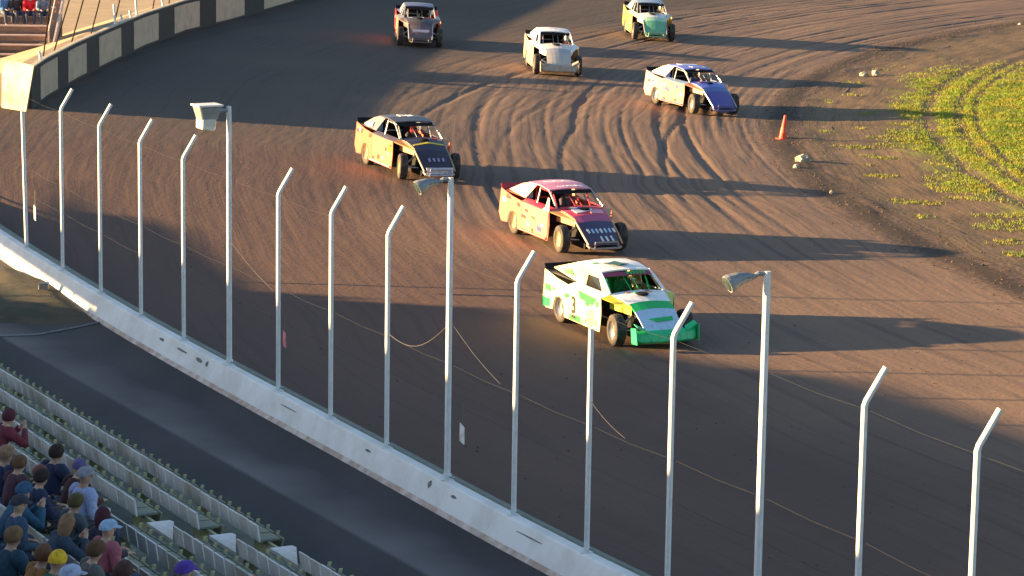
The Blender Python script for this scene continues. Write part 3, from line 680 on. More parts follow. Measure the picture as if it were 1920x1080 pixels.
def make_car(loc, heading, C, label, name='race_car', steer=0.0, rimm=None, full=False, sc_=1.0, zs=1.09):
    """C: colours (side, quarter, roof, hood, nose, bumper, sail, deck, visor)"""
    root = empty(name, label=label, cat='race car', group='dirt race cars on the turn')
    e = 0.6; gx = (terrain(loc.x + e, loc.y) - terrain(loc.x - e, loc.y)) / (2 * e); gy = (terrain(loc.x, loc.y + e) - terrain(loc.x, loc.y - e)) / (2 * e)
    up = Vector((-gx, -gy, 1)).normalized(); fx = Vector((math.sin(heading), -math.cos(heading), 0)); fx = (fx - up * fx.dot(up)).normalized(); fy = up.cross(fx)
    Mx = Matrix((fx, fy, up)).transposed().to_4x4(); Mx.translation = Vector((loc.x, loc.y, terrain(loc.x, loc.y) + 0.0))
    root.rotation_euler = Mx.to_euler(); root.location = Mx.translation; root.scale = (sc_, sc_, sc_ * zs)
    def P(k): return paint('paint_' + '_'.join('%d' % (c * 100) for c in C[k]), C[k])
    B = dict(bevel=0.008)
    for s_ in (-1, 1):
        y = 0.95 * s_
        out = [(0.74, y, 0.17), (0.80, y, 0.55), (0.77, y, 0.90), (0.3, y, 0.885), (-0.85, y, 0.90), (-0.85, y, 0.17)]
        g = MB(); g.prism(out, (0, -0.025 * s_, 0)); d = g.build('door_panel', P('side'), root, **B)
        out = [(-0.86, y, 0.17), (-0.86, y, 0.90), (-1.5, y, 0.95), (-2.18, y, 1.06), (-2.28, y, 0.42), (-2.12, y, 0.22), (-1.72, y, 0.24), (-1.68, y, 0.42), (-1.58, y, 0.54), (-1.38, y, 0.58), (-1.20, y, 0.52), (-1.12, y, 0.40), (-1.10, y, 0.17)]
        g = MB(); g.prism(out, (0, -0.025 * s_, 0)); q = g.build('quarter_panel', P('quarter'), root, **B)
        # shoulder beside the cockpit
        g = MB(); g.prism([(0.77, 0.93 * s_, 0.895), (0.74, 0.70 * s_, 0.955), (-0.95, 0.70 * s_, 0.955), (-0.95, 0.93 * s_, 0.905)], (0, 0, -0.02)); g.build('shoulder', P('shoulder' if 'shoulder' in C else 'hood'), root)
        # small fin of the front fender, over the wheel
        g = MB(); g.prism([(0.76, 0.93 * s_, 0.90), (0.76, 0.70 * s_, 0.95), (1.45, 0.51 * s_, 0.80), (1.40, 0.56 * s_, 0.76)], (0, 0, -0.02)); g.build('fender', P('fender' if 'fender' in C else 'side'), root)
        g = MB(); g.prism([(0.76, 0.71 * s_, 0.94), (1.45, 0.515 * s_, 0.80), (1.45, 0.515 * s_, 0.62), (0.76, 0.71 * s_, 0.66)], (0, -0.02 * s_, 0)); g.build('hood_side', P('fender' if 'fender' in C else 'side'), root)
        # sail panel from roof to deck
        ty = 0.62 * s_; by = 0.74 * s_
        if full:
            out = [(0.10, ty, 1.32), (-1.12, ty, 1.345), (-2.16, by, 1.08), (-0.45, by, 0.93), (-0.42, ty * 1.1, 1.20), (0.12, ty * 1.08, 1.20), (0.44, by, 0.94), (0.66, by, 0.93)]
            g = MB(); g.add([Vector(p) for p in out] + [Vector(p) - Vector((0, 0.025 * s_, 0)) for p in out],
                            [(0, 1, 4, 5), (1, 2, 3, 4), (0, 5, 6, 7), (8, 9, 12, 13), (9, 10, 11, 12), (8, 13, 14, 15), (0, 1, 9, 8), (1, 2, 10, 9), (2, 3, 11, 10), (3, 4, 12, 11), (4, 5, 13, 12), (5, 6, 14, 13), (6, 7, 15, 14), (7, 0, 8, 15)])
            g.build('sail_panel', P('sail'), root)
            g = MB(); g.prism([(-0.40, by * 0.97, 0.94), (-0.38, ty * 1.07, 1.19), (0.10, ty * 1.05, 1.19), (0.42, by * 0.97, 0.94)], (0, -0.01 * s_, 0)); g.build('side_window', winm, root)
        else:
            g = MB(); g.prism([(-0.62, ty, 1.335), (-1.08, ty, 1.345), (-1.45, ty * 1.06, 1.26), (-2.10, by, 1.02), (-1.05, by, 0.95)], (0, 0.02 * s_, 0)); g.build('sail_panel', P('sail'), root)
            g = MB(); g.tube([(-0.35, by, 0.94), (-0.40, ty, 1.31)], 0.022, 8); g.build('roof_post', alu, root)
        g = MB(); g.tube([(0.74, 0.70 * s_, 0.95), (0.42, 0.66 * s_, 1.14), (0.08, ty, 1.31)], 0.024 if not full else 0.035, 8); g.build('windshield_post', P('roof') if full else alu, root)
        # front suspension arms and headrail
        g = MB(); g.tube([(1.55, 0.40 * s_, 0.30), (1.42, 0.78 * s_, 0.33)], 0.02, 6); g.tube([(1.25, 0.40 * s_, 0.32), (1.42, 0.78 * s_, 0.33)], 0.02, 6); g.tube([(1.30, 0.36 * s_, 0.62), (1.42, 0.74 * s_, 0.40)], 0.025, 6); g.build('suspension_arm', alu, root)
        if not full:
            g = MB(); g.tube([(1.50, 0.53 * s_, 0.76), (1.95, 0.52 * s_, 0.50), (2.26, 0.50 * s_, 0.30)], 0.026, 8); g.build('nose_rail', P('rail') if 'rail' in C else alu, root)
    # roof
    g = MB(); vs = []; n_ = 7
    for x, z, hw in ((0.10, 1.325, 0.62), (-0.45, 1.375, 0.635), (-1.1, 1.355, 0.63)):
        for k in range(n_):
            u = -1 + 2 * k / (n_ - 1); vs.append((x, hw * u, z + 0.03 * (1 - u * u)))
    for x, z, hw in ((0.10, 1.295, 0.62), (-0.45, 1.345, 0.635), (-1.1, 1.325, 0.63)):
        for k in range(n_):
            u = -1 + 2 * k / (n_ - 1); vs.append((x, hw * u, z + 0.03 * (1 - u * u)))
    fs = []; h_ = 3 * n_
    for i in range(2):
        for k in range(n_ - 1):
            a = i * n_ + k; fs.append((a, a + 1, a + n_ + 1, a + n_)); fs.append((h_ + a, h_ + a + n_, h_ + a + n_ + 1, h_ + a + 1))
        a = i * n_; fs.append((a, a + n_, h_ + a + n_, h_ + a)); a = i * n_ + n_ - 1; fs.append((a, h_ + a, h_ + a + n_, a + n_))
    for k in range(n_ - 1): fs.append((k, h_ + k, h_ + k + 1, k + 1)); a = 2 * n_ + k; fs.append((a, a + 1, h_ + a + 1, h_ + a))
    g.add(vs, fs); roof = g.build('roof', P('roof'), root)
    # hood sections
    def hoodsec(name, secs, m):
        g = MB(); vs = []; m_ = 7
        for x, hw, z in secs:
            for k in range(m_):
                u = -1 + 2 * k / (m_ - 1); vs.append((x, hw * u, z + 0.045 * (1 - u * u)))
        nn = len(vs); vs += [(a, b_, c_ - 0.03) for a, b_, c_ in vs]; fs = []
        for i in range(len(secs) - 1):
            for k in range(m_ - 1):
                a = i * m_ + k; fs += [(a, a + 1, a + m_ + 1, a + m_), (nn + a, nn + a + m_, nn + a + m_ + 1, nn + a + 1)]
            a = i * m_; fs.append((a, a + m_, nn + a + m_, nn + a)); a += m_ - 1; fs.append((a, nn + a, nn + a + m_, a + m_))
        for k in range(m_ - 1): fs.append((k, nn + k, nn + k + 1, k + 1)); a = (len(secs) - 1) * m_ + k; fs.append((a, a + 1, nn + a + 1, nn + a))
        g.add(vs, fs); return g.build(name, m, root)
    hood = hoodsec('hood', [(0.70, 0.70, 0.955), (1.05, 0.60, 0.92), (1.35, 0.53, 0.84)], P('hood'))
    hoodsec('nose', [(1.352, 0.52, 0.838), (1.60, 0.505, 0.726)], P('nose'))
    nose = hoodsec('nose_tip', [(1.602, 0.505, 0.724), (1.80, 0.49, 0.598), (2.05, 0.48, 0.42), (2.22, 0.47, 0.26)], P('tip'))
    # scoop opening
    g = MB(); g.lathe([(0.13, 0), (0.15, 0.03), (0.11, 0.05), (0.001, 0.045)], axis='z', at=(1.02, -0.02, 0.955), n=14); g.build('air_scoop', blackp, hood)
    # chassis, interior
    g = MB(); g.box((-2.1, -0.50, 0.16), (2.05, 0.50, 0.30)); g.box((-2.0, -0.55, 0.302), (0.7, 0.55, 0.56)); g.build('chassis', blackp, root)
    g = MB(); g.box((0.72, -0.40, 0.302), (1.55, 0.40, 0.66)); g.build('engine_block', blackp, root)
    g = MB(); g.box((-1.02, -0.55, 0.562), (-0.97, 0.55, 1.26)); g.build('firewall', blackp, root)
    g = MB(); g.box((-0.80, 0.02, 0.562), (-0.30, 0.44, 0.64)); g.prism([(-0.80, 0.02, 0.64), (-0.92, 0.06, 1.16), (-0.92, 0.40, 1.16), (-0.80, 0.44, 0.64)], (0.06, 0, 0)); g.build('seat', P('seat') if 'seat' in C else blackp, root, bevel=0.015)
    g = MB(); g.tube([(0.30, 0.23 + 0.14 * math.cos(a), 0.90 + 0.14 * math.sin(a)) for a in [2 * math.pi * k / 16 for k in range(17)]], 0.014, 6, caps=False); g.tube([(0.30, 0.23, 0.90), (0.6, 0.23, 0.78)], 0.018, 6); g.build('steering_wheel', blackp, root)
    g = MB()
    for s_ in (-1, 1): g.tube([(0.62, 0.50 * s_, 0.60), (0.10, 0.50 * s_, 1.24), (-0.90, 0.50 * s_, 1.26), (-0.92, 0.50 * s_, 0.6)], 0.022, 7)
    for z0 in (0.98, 1.25): g.tube([(-0.90, -0.5, z0), (-0.90, 0.5, z0)], 0.022, 7)
    g.tube([(0.12, -0.5, 1.235), (0.12, 0.5, 1.235)], 0.022, 7)
    for yy in (-0.1, 0.10): g.tube([(0.70, yy, 0.95), (0.13, yy, 1.25)], 0.010, 6)
    g.build('roll_cage', P('cage') if 'cage' in C else alu, root)
    g = MB(); g.prism([(0.135, -0.59, 1.30), (0.135, 0.59, 1.30), (0.245, 0.60, 1.235), (0.245, -0.60, 1.235)], (0.004, 0, 0.008)); vis = g.build('sun_visor', P('visor') if 'visor' in C else blackp, root)
    # rear deck and spoiler
    g = MB(); g.prism([(-1.03, -0.72, 0.955), (-1.03, 0.72, 0.955), (-2.16, 0.92, 1.04), (-2.16, -0.92, 1.04)], (0, 0, -0.02)); g.build('rear_deck', P('deck'), root)
    g = MB(); g.prism([(-2.17, -0.92, 1.03), (-2.17, 0.92, 1.03), (-2.25, 0.92, 1.16), (-2.25, -0.92, 1.16)], (-0.012, 0, -0.006)); g.build('rear_spoiler', P('spoiler') if 'spoiler' in C else blackp, root)
    for yy in (-0.5, 0, 0.5): g = MB(); g.prism([(-2.19, yy, 1.045), (-2.245, yy, 1.13), (-2.02, yy, 1.035)], (0, 0.01, 0)); g.build('spoiler_brace', alu, root)
    g = MB(); g.prism([(-2.24, -0.90, 0.35), (-2.24, 0.90, 0.35), (-2.19, 0.90, 0.96), (-2.19, -0.90, 0.96)], (0.012, 0, 0)); g.build('rear_panel', P('quarter'), root)
    # bumpers
    if full:
        g = MB(); vs = []
        prof = [(2.12, 0.42), (2.26, 0.36), (2.30, 0.20), (2.20, 0.14)]
        cols = [(-0.76, -0.10, 0.05), (-0.66, -0.05, 0.0), (-0.40, 0, 0), (0, 0.03, 0), (0.40, 0, 0), (0.66, -0.05, 0), (0.76, -0.10, 0.05)]
        for yy, dx, dz in cols:
            for x, z in prof: vs.append((x + dx, yy, z + dz))
        fs = [(i * 4 + k, i * 4 + (k + 1) % 4, (i + 1) * 4 + (k + 1) % 4, (i + 1) * 4 + k) for i in range(6) for k in range(4)] + [(0, 1, 2, 3), (24, 25, 26, 27)]
        g.add(vs, fs); bmp = g.build('front_bumper', P('bumper'), root, bevel=0.012)
        for s_ in (-1, 1):
            g = MB(); g.prism([(2.02, 0.77 * s_, 0.14), (2.30, 0.77 * s_, 0.16), (2.24, 0.79 * s_, 0.50), (2.0, 0.79 * s_, 0.46)], (0, 0.015 * s_, 0)); g.build('end_plate', P('bumper'), bmp)
            g = MB(); g.prism([(2.10, 0.50 * s_, 0.44), (2.24, 0.50 * s_, 0.38), (2.22, 0.75 * s_, 0.50), (2.06, 0.76 * s_, 0.55)], (0, 0, 0.015)); g.build('dive_plate', P('bumper'), bmp)
    else:
        g = MB(); g.tube([(1.95, -0.44, 0.28), (2.28, -0.46, 0.22), (2.34, -0.36, 0.21), (2.34, 0.36, 0.21), (2.28, 0.46, 0.22), (1.95, 0.44, 0.28)], 0.028, 8)
        g.tube([(2.33, -0.34, 0.36), (2.33, 0.34, 0.36)], 0.022, 8)
        for yy in (-0.34, 0.34): g.tube([(2.33, yy, 0.20), (2.33, yy, 0.36)], 0.02, 6)
        g.build('front_bumper', P('bumper'), root)
        for s_ in (-1, 1):
            g = MB(); g.tube([(0.70, 0.99 * s_, 0.22), (-0.85, 0.99 * s_, 0.22)], 0.022, 7); g.tube([(0.70, 0.99 * s_, 0.22), (0.68, 0.90 * s_, 0.22)], 0.018, 6); g.tube([(-0.85, 0.99 * s_, 0.22), (-0.83, 0.90 * s_, 0.22)], 0.018, 6); g.build('side_rail', P('bumper'), root)
    rm = rimm or rim_m
    for (x, y, r, wd, st) in [(1.42, -0.86, 0.33, 0.25, steer), (1.42, 0.86, 0.33, 0.25, steer), (-1.40, -0.80, 0.34, 0.27, 0), (-1.40, 0.80, 0.34, 0.27, 0)]:
        add_wheel(root, x, y, r, wd, rm, st)
    return root, roof, hood, nose, vis
def find(root, nm, side=-1):
    for c in kids(root):
        if c.name.split('.')[0] == nm and (sum(v.co.y for v in c.data.vertices) * side) > 0: return c
def decal(parent, pts, m, off, name='paint_mark'):
    g = MB(); g.prism(pts, off); return g.build(name, m, parent)
def driver(root, helmet, suit, label):
    p = root.matrix_world if False else None
    loc = root.location; R = root.rotation_euler.to_matrix()
    q = loc + R @ Vector((-0.58, 0.23, 0.64)) 
    r = empty('person', q, 0, label=label, cat='person', group='drivers in the race cars'); r.rotation_euler = root.rotation_euler; r.scale = (0.82, 0.82, 0.80)
    P_ = POSES[0]
    def put(name, me, m, parent=r):
        o = bpy.data.objects.new(name, me); COL.objects.link(o); o.parent = parent
        if not me.materials: me.materials.append(None)
        o.material_slots[0].link = 'OBJECT'; o.material_slots[0].material = m; return o
    put('body', P_['body'], skins[0]); put('race_suit', P_['jacket'], cloth(suit)); put('trousers', P_['trousers'], cloth(suit))
    g = MB(); prof = [(0.001, 0.165), (0.06, 0.158), (0.105, 0.13), (0.138, 0.08), (0.148, 0.02), (0.142, -0.05), (0.12, -0.11), (0.10, -0.125)]
    g.lathe(prof, axis='z', at=(0.16, 0, 0.755), n=20); h = g.build('helmet', paint('helmet_%d' % int(helmet[0] * 100), helmet, rough=0.2, dust=0.05), r, smooth_=True)
    g = MB(); vs = []
    for z in (-0.02, 0.05):
        for k in range(9):
            a = -1.1 + 2.2 * k / 8; vs.append((0.16 + 0.152 * math.cos(a), 0.152 * math.sin(a), 0.765 + z))
    nn = len(vs); vs += [(0.16 + (x - 0.16) * 0.95, y * 0.95, z) for x, y, z in vs]
    fs = [(k, k + 1, 9 + k + 1, 9 + k) for k in range(8)] + [(nn + k, nn + 9 + k, nn + 9 + k + 1, nn + k + 1) for k in range(8)]
    fs += [(k, nn + k, nn + k + 1, k + 1) for k in range(8)] + [(9 + k, 9 + k + 1, nn + 9 + k + 1, nn + 9 + k) for k in range(8)]
    g.add(vs, fs); g.build('visor', helm_visor, h)
def car_at(px, py, hd, C, label, **k):
    """px,py: where the middle of the front axle touches the ground"""
    p = site(px, py); s_ = k.get('sc_', 1.0)
    loc = Vector((p.x - 1.42 * s_ * math.sin(hd), p.y + 1.42 * s_ * math.cos(hd), 0))
    return make_car(loc, hd, C, label, **k)
WH = (0.88, 0.88, 0.88); GR = (0.008, 0.50, 0.12); LG = (0.03, 0.34, 0.08); YE = (0.72, 0.70, 0.10); BK = (0.03, 0.03, 0.04)
white_p = paint('sticker_white', (0.80, 0.80, 0.80), dust=0.1); black_p = paint('sticker_black', (0.03, 0.03, 0.035), dust=0.15)
green_p = paint('sticker_green', GR, dust=0.05); lgreen = paint('sticker_light_green', LG, dust=0.1); yel = paint('sticker_yellow', (0.80, 0.62, 0.03), dust=0.05)
red_p = paint('sticker_red', (0.70, 0.04, 0.05), dust=0.1); pinkp = paint('sticker_pink', (0.80, 0.35, 0.45), dust=0.1); skyb = paint('sticker_pale_blue', (0.45, 0.62, 0.85), dust=0.1)
D = math.radians
# --- green and white car
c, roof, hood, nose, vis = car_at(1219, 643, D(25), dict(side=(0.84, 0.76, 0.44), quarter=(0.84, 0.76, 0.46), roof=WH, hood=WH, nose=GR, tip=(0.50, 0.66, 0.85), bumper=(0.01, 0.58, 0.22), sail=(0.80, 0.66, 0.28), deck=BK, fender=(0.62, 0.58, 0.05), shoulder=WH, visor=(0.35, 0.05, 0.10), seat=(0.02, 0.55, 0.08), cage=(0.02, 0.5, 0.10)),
    'white race car with bright green nose, bumper and cockpit, nearest to the camera', steer=D(-6), full=True)
decal(roof, [(-0.34 + 0.33 * (1 if q % 2 == 0 else 0.55) * math.sin(2 * math.pi * q / 8 + 0.4), -0.02 + 0.30 * (1 if q % 2 == 0 else 0.55) * math.cos(2 * math.pi * q / 8 + 0.4), 1.402) for q in range(8)], paint('clover_green', (0.012, 0.07, 0.04)), (0, 0, 0.006), 'clover_emblem')
decal(roof, [(-0.55, -0.50, 1.390), (-0.50, -0.38, 1.396), (-0.62, -0.34, 1.398), (-0.66, -0.48, 1.388)], lgreen, (0, 0, 0.006), 'side_patch')
dp_ = find(c, 'door_panel'); qp_ = find(c, 'quarter_panel')
text_part('3', black_p, dp_, (-0.60, -0.955, 0.50), (1, 0, 0), (0, 0, 1), 0.50, bold=0.03)
decal(dp_, [(-0.38, -0.951, 0.88), (-0.30, -0.951, 0.72), (0.35, -0.951, 0.66), (0.60, -0.951, 0.84), (0.2, -0.951, 0.86)], lgreen, (0, -0.005, 0), 'green_flash')
decal(dp_, [(-0.84, -0.951, 0.19), (-0.2, -0.951, 0.19), (-0.25, -0.951, 0.33), (-0.80, -0.951, 0.30)], lgreen, (0, -0.005, 0), 'green_sill')
decal(dp_, [(0.05, -0.951, 0.20), (0.60, -0.951, 0.24), (0.40, -0.951, 0.62), (0.1, -0.951, 0.5)], paint('faded_peach', (0.70, 0.38, 0.26), dust=0.1), (0, -0.004, 0), 'peach_patch')
decal(qp_, [(-2.24, -0.951, 0.24), (-1.86, -0.951, 0.27), (-1.84, -0.951, 0.46), (-2.26, -0.951, 0.44)], green_p, (0, -0.005, 0), 'green_corner')
decal(qp_, [(-2.15, -0.951, 0.62), (-1.80, -0.951, 0.60), (-1.82, -0.951, 0.72), (-2.1, -0.951, 0.76)], lgreen, (0, -0.005, 0), 'green_patch')
decal(find(c, 'sail_panel'), [(-1.60, -0.715, 1.13), (-1.25, -0.70, 1.17), (-1.05, -0.725, 1.06), (-1.50, -0.735, 1.05)], lgreen, (0, -0.012, 0.003), 'green_patch')
decal(nose, [(1.86, -0.30, 0.602), (1.83, 0.32, 0.62), (1.93, 0.30, 0.562), (1.96, -0.1, 0.55)], green_p, (0.004, 0, 0.006), 'nose_stripe')
for q in range(6):
    decal(vis, [(0.15, -0.02 + q * 0.085, 1.310), (0.15, 0.035 + q * 0.085, 1.310), (0.225, 0.03 + q * 0.085, 1.262), (0.225, -0.02 + q * 0.085, 1.262)], green_p, (0.004, 0, 0.006), 'visor_letter')
driver(c, (0.05, 0.25, 0.08), (0.03, 0.30, 0.08), 'driver in green suit and helmet inside the white and green car')
# --- red, white and purple car
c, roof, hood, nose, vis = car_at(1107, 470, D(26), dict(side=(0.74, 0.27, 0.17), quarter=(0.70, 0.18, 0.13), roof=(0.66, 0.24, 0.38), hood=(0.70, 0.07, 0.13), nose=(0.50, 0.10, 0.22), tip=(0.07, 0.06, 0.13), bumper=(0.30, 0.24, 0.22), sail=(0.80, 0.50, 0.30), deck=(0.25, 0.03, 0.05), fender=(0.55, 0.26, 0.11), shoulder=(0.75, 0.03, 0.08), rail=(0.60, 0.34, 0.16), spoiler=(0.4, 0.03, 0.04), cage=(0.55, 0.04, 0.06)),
    'red and purple race car with cream door panels, directly behind the green and white car', steer=D(-4), rimm=pale_rim)
for k, (a, b2) in enumerate([(-0.34, -0.1), (-0.05, 0.18), (0.22, 0.42)]):
    decal(roof, [(-0.85, a, 1.394 - a * a * 0.08), (-0.80, b2, 1.396 - b2 * b2 * 0.08), (-0.02, b2 + 0.04, 1.368 - b2 * b2 * 0.08), (-0.08, a + 0.06, 1.372 - a * a * 0.08)], white_p, (0, 0, 0.006), 'roof_flash')
decal(hood, [(0.71, -0.66, 0.963), (0.71, 0.0, 0.999), (0.71, 0.66, 0.963), (0.92, 0.58, 0.95), (0.84, 0.0, 0.99), (0.92, -0.56, 0.95)], red_p, (0, 0, 0.012), 'red_cowl')
decal(hood, [(0.98, -0.40, 0.958), (1.02, 0.18, 0.972), (1.14, 0.15, 0.955), (1.22, -0.36, 0.905)], white_p, (0, 0, 0.01), 'white_flash')
decal(hood, [(1.12, 0.05, 0.955), (1.10, 0.45, 0.935), (1.30, 0.42, 0.885), (1.30, 0.05, 0.905)], pinkp, (0, 0, 0.01), 'pink_flash')
for q in range(7):
    yy = -0.38 + q * 0.125
    decal(nose, [(1.86, yy, 0.60), (1.84, yy + 0.06, 0.617), (1.96, yy + 0.08, 0.535), (1.97, yy + 0.03, 0.522)], skyb if q % 3 else white_p, (0.006, 0, 0.009), 'nose_letter')
for yy in (-0.08, 0.07, 0.22):
    decal(nose, [(2.07, yy, 0.455), (2.06, yy + 0.05, 0.462), (2.17, yy + 0.09, 0.36), (2.18, yy + 0.03, 0.35)], white_p, (0.006, 0, 0.009), 'number_stroke')
dp_ = find(c, 'door_panel'); g = MB(); g.prism([(0.765, -0.948, 0.88), (0.30, -0.948, 0.87), (0.50, -0.93, 0.97), (0.60, -0.90, 1.22), (0.68, -0.90, 1.20)], (0, 0.02, 0)); g.build('door_fin', paint('cream_fin', (0.75, 0.60, 0.45)), dp_)
decal(dp_, [(0.70, -0.951, 0.18), (0.775, -0.951, 0.5), (0.76, -0.951, 0.86), (0.71, -0.951, 0.86), (0.71, -0.951, 0.4), (0.66, -0.951, 0.24), (-0.82, -0.951, 0.24), (-0.82, -0.951, 0.18)], red_p, (0, -0.004, 0), 'red_edge')
driver(c, (0.10, 0.10, 0.14), (0.08, 0.07, 0.10), 'driver in dark suit inside the red and purple car')
# --- black car with orange sides
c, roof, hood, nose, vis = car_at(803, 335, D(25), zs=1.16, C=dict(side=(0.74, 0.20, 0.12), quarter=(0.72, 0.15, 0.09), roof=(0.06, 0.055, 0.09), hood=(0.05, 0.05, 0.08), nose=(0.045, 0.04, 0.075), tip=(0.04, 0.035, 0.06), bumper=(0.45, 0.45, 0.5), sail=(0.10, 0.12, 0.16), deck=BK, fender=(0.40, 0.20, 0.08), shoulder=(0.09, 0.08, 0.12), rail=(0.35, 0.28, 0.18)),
    label='black race car with sunlit peach sides and white roof number, left of the middle', steer=D(-14), rimm=pale_rim)
text_part('50', white_p, roof, (-0.62, 0.02, 1.405), (0, 1, 0), (-1, 0, -0.03), 0.50, bold=0.03)
dp_ = find(c, 'door_panel'); decal(dp_, [(0.55 + 0.17 * math.cos(a), -0.951, 0.70 + 0.13 * math.sin(a)) for a in [2 * math.pi * k / 12 for k in range(12)]], yel, (0, -0.004, 0), 'yellow_dot')
decal(hood, [(1.28, -0.50, 0.872), (1.22, 0.0, 0.935), (1.28, 0.50, 0.872), (1.34, 0.50, 0.855), (1.30, 0.0, 0.915), (1.34, -0.50, 0.855)], yel, (0, 0, 0.008), 'yellow_pinstripe')
for q in range(4): decal(nose, [(1.90, -0.26 + q * 0.15, 0.585), (1.88, -0.19 + q * 0.15, 0.605), (1.98, -0.18 + q * 0.15, 0.53), (2.0, -0.25 + q * 0.15, 0.51)], paint('dim_lilac', (0.30, 0.26, 0.45)), (0.006, 0, 0.009), 'nose_letter')
g = MB(); g.prism([(2.27, -0.42, 0.24), (2.27, 0.42, 0.24), (2.25, 0.44, 0.40), (2.25, -0.44, 0.40)], (0.02, 0, 0)); g.build('bumper_plate', paint('pale_plate', (0.6, 0.6, 0.68)), c)
driver(c, (0.65, 0.05, 0.05), (0.05, 0.05, 0.06), 'driver with red helmet inside the black car')
qp_ = find(c, 'sail_panel'); decal(qp_, [(-1.60, -0.74, 1.13), (-1.30, -0.73, 1.15), (-1.35, -0.76, 1.0), (-2.0, -0.77, 1.0)], white_p, (0, -0.02, 0.003), 'white_patch')
# --- blue car
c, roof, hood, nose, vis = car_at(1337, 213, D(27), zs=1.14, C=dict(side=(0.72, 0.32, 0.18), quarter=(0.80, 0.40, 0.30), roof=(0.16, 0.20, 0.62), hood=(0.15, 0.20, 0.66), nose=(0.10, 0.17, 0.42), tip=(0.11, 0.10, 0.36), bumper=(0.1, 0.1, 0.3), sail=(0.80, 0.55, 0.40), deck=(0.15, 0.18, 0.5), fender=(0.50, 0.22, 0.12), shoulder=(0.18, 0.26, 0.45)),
    label='blue race car with white roof panel and sunlit cream side', steer=D(-8))
decal(roof, [(-0.95, -0.36, 1.392), (-0.90, 0.42, 1.388), (-0.10, 0.46, 1.360), (-0.06, -0.15, 1.378)], paint('pale_lilac', (0.72, 0.72, 0.90)), (0, 0, 0.008), 'roof_panel')
driver(c, (0.1, 0.1, 0.1), (0.08, 0.08, 0.2), 'driver in dark helmet inside the blue car')
# --- white car
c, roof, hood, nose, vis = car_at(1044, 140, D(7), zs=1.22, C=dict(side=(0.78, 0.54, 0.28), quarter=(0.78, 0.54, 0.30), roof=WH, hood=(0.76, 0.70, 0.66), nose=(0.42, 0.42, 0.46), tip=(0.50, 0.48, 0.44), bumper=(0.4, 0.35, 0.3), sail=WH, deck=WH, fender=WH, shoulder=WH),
    label='plain white race car with cream side, left of the blue car', full=True)
decal(roof, [(-0.55, -0.20, 1.405), (-0.62, 0.18, 1.405), (-0.50, 0.22, 1.403), (-0.44, -0.16, 1.403)], pinkp, (0, 0, 0.006), 'roof_mark')
# --- dark car at the top
c, roof, hood, nose, vis = car_at(786, 86, D(5), zs=1.2, C=dict(side=(0.55, 0.22, 0.14), quarter=(0.65, 0.03, 0.02), roof=(0.13, 0.14, 0.26), hood=(0.09, 0.09, 0.10), nose=(0.10, 0.07, 0.08), tip=(0.14, 0.11, 0.12), bumper=(0.12, 0.1, 0.1), sail=(0.30, 0.32, 0.38), deck=(0.2, 0.2, 0.3), fender=(0.16, 0.12, 0.12), shoulder=(0.22, 0.20, 0.24)),
    label='dark blue-grey race car with red rear corner, at the shadow edge at the top')
# --- pale green car at the top
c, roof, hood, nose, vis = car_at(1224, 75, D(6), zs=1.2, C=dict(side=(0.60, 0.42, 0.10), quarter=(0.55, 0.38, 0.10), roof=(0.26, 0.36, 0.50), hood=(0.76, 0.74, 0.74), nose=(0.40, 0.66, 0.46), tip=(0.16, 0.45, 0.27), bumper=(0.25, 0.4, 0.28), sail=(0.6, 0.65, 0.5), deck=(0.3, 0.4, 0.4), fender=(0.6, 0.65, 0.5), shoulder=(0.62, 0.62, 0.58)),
    label='pale green and white race car with yellow side, at the top edge')

# ------------------------------------------------------------------ near grandstand
SA = site(0, 697, 0.95); SB = site(595, 1062, 0.95)
sd = (SB - SA); sd.z = 0; sd.normalize(); sn = Vector((-sd.y, sd.x, 0))
if sn.x > 0: sn = -sn                       # sn: uphill, away from the track
SA.z = 0
PITCHR, RISE, Z0 = 1.0, 0.31, 0.50
def st(al, di, z=0): return Vector((SA.x, SA.y, 0)) + sd * al + sn * di + Vector((0, 0, z))
srz = math.atan2(-sn.y, -sn.x)              # facing the track
def on_row(px, py_unused, i, z):
    """distance along row i where that row (height z) crosses the photo column px"""
    lo, hi = -5, 40
    for k in range(40):
        m = (lo + hi) / 2; p = st(m, i, z) - Vector((0, 0, CAMH)); x = 960 + FPX * p.dot(RR) / p.dot(F)
        if x < px: lo = m
        else: hi = m
    return lo
AISLE = on_row(548, 0, 0, 0.95)
olive = mat('olive_deck_paint', (0.17, 0.175, 0.12), rough=0.7, scale=2.2, col2=(0.11, 0.12, 0.10))
riserm = mat('dark_riser', (0.05, 0.07, 0.075), rough=0.8)
benchm = mat('white_bench_plastic', (0.74, 0.71, 0.70), rough=0.5, scale=1.0, col2=(0.46, 0.42, 0.36))
padm = mat('olive_grey_seat_pan', (0.23, 0.22, 0.14), rough=0.6, scale=3, col2=(0.14, 0.17, 0.16))
strutm = mat('pale_yellow_bracket', (0.42, 0.40, 0.22), rough=0.6)
stand = empty('grandstand', st(15, 5), srz, label='olive stepped grandstand deck carrying the white benches, lower left', cat='grandstand')
Inv = Matrix.Translation(stand.location) @ Matrix.Rotation(srz, 4, 'Z'); Inv = Inv.inverted()
NR = 16; A0, A1 = -14.0, 34.0
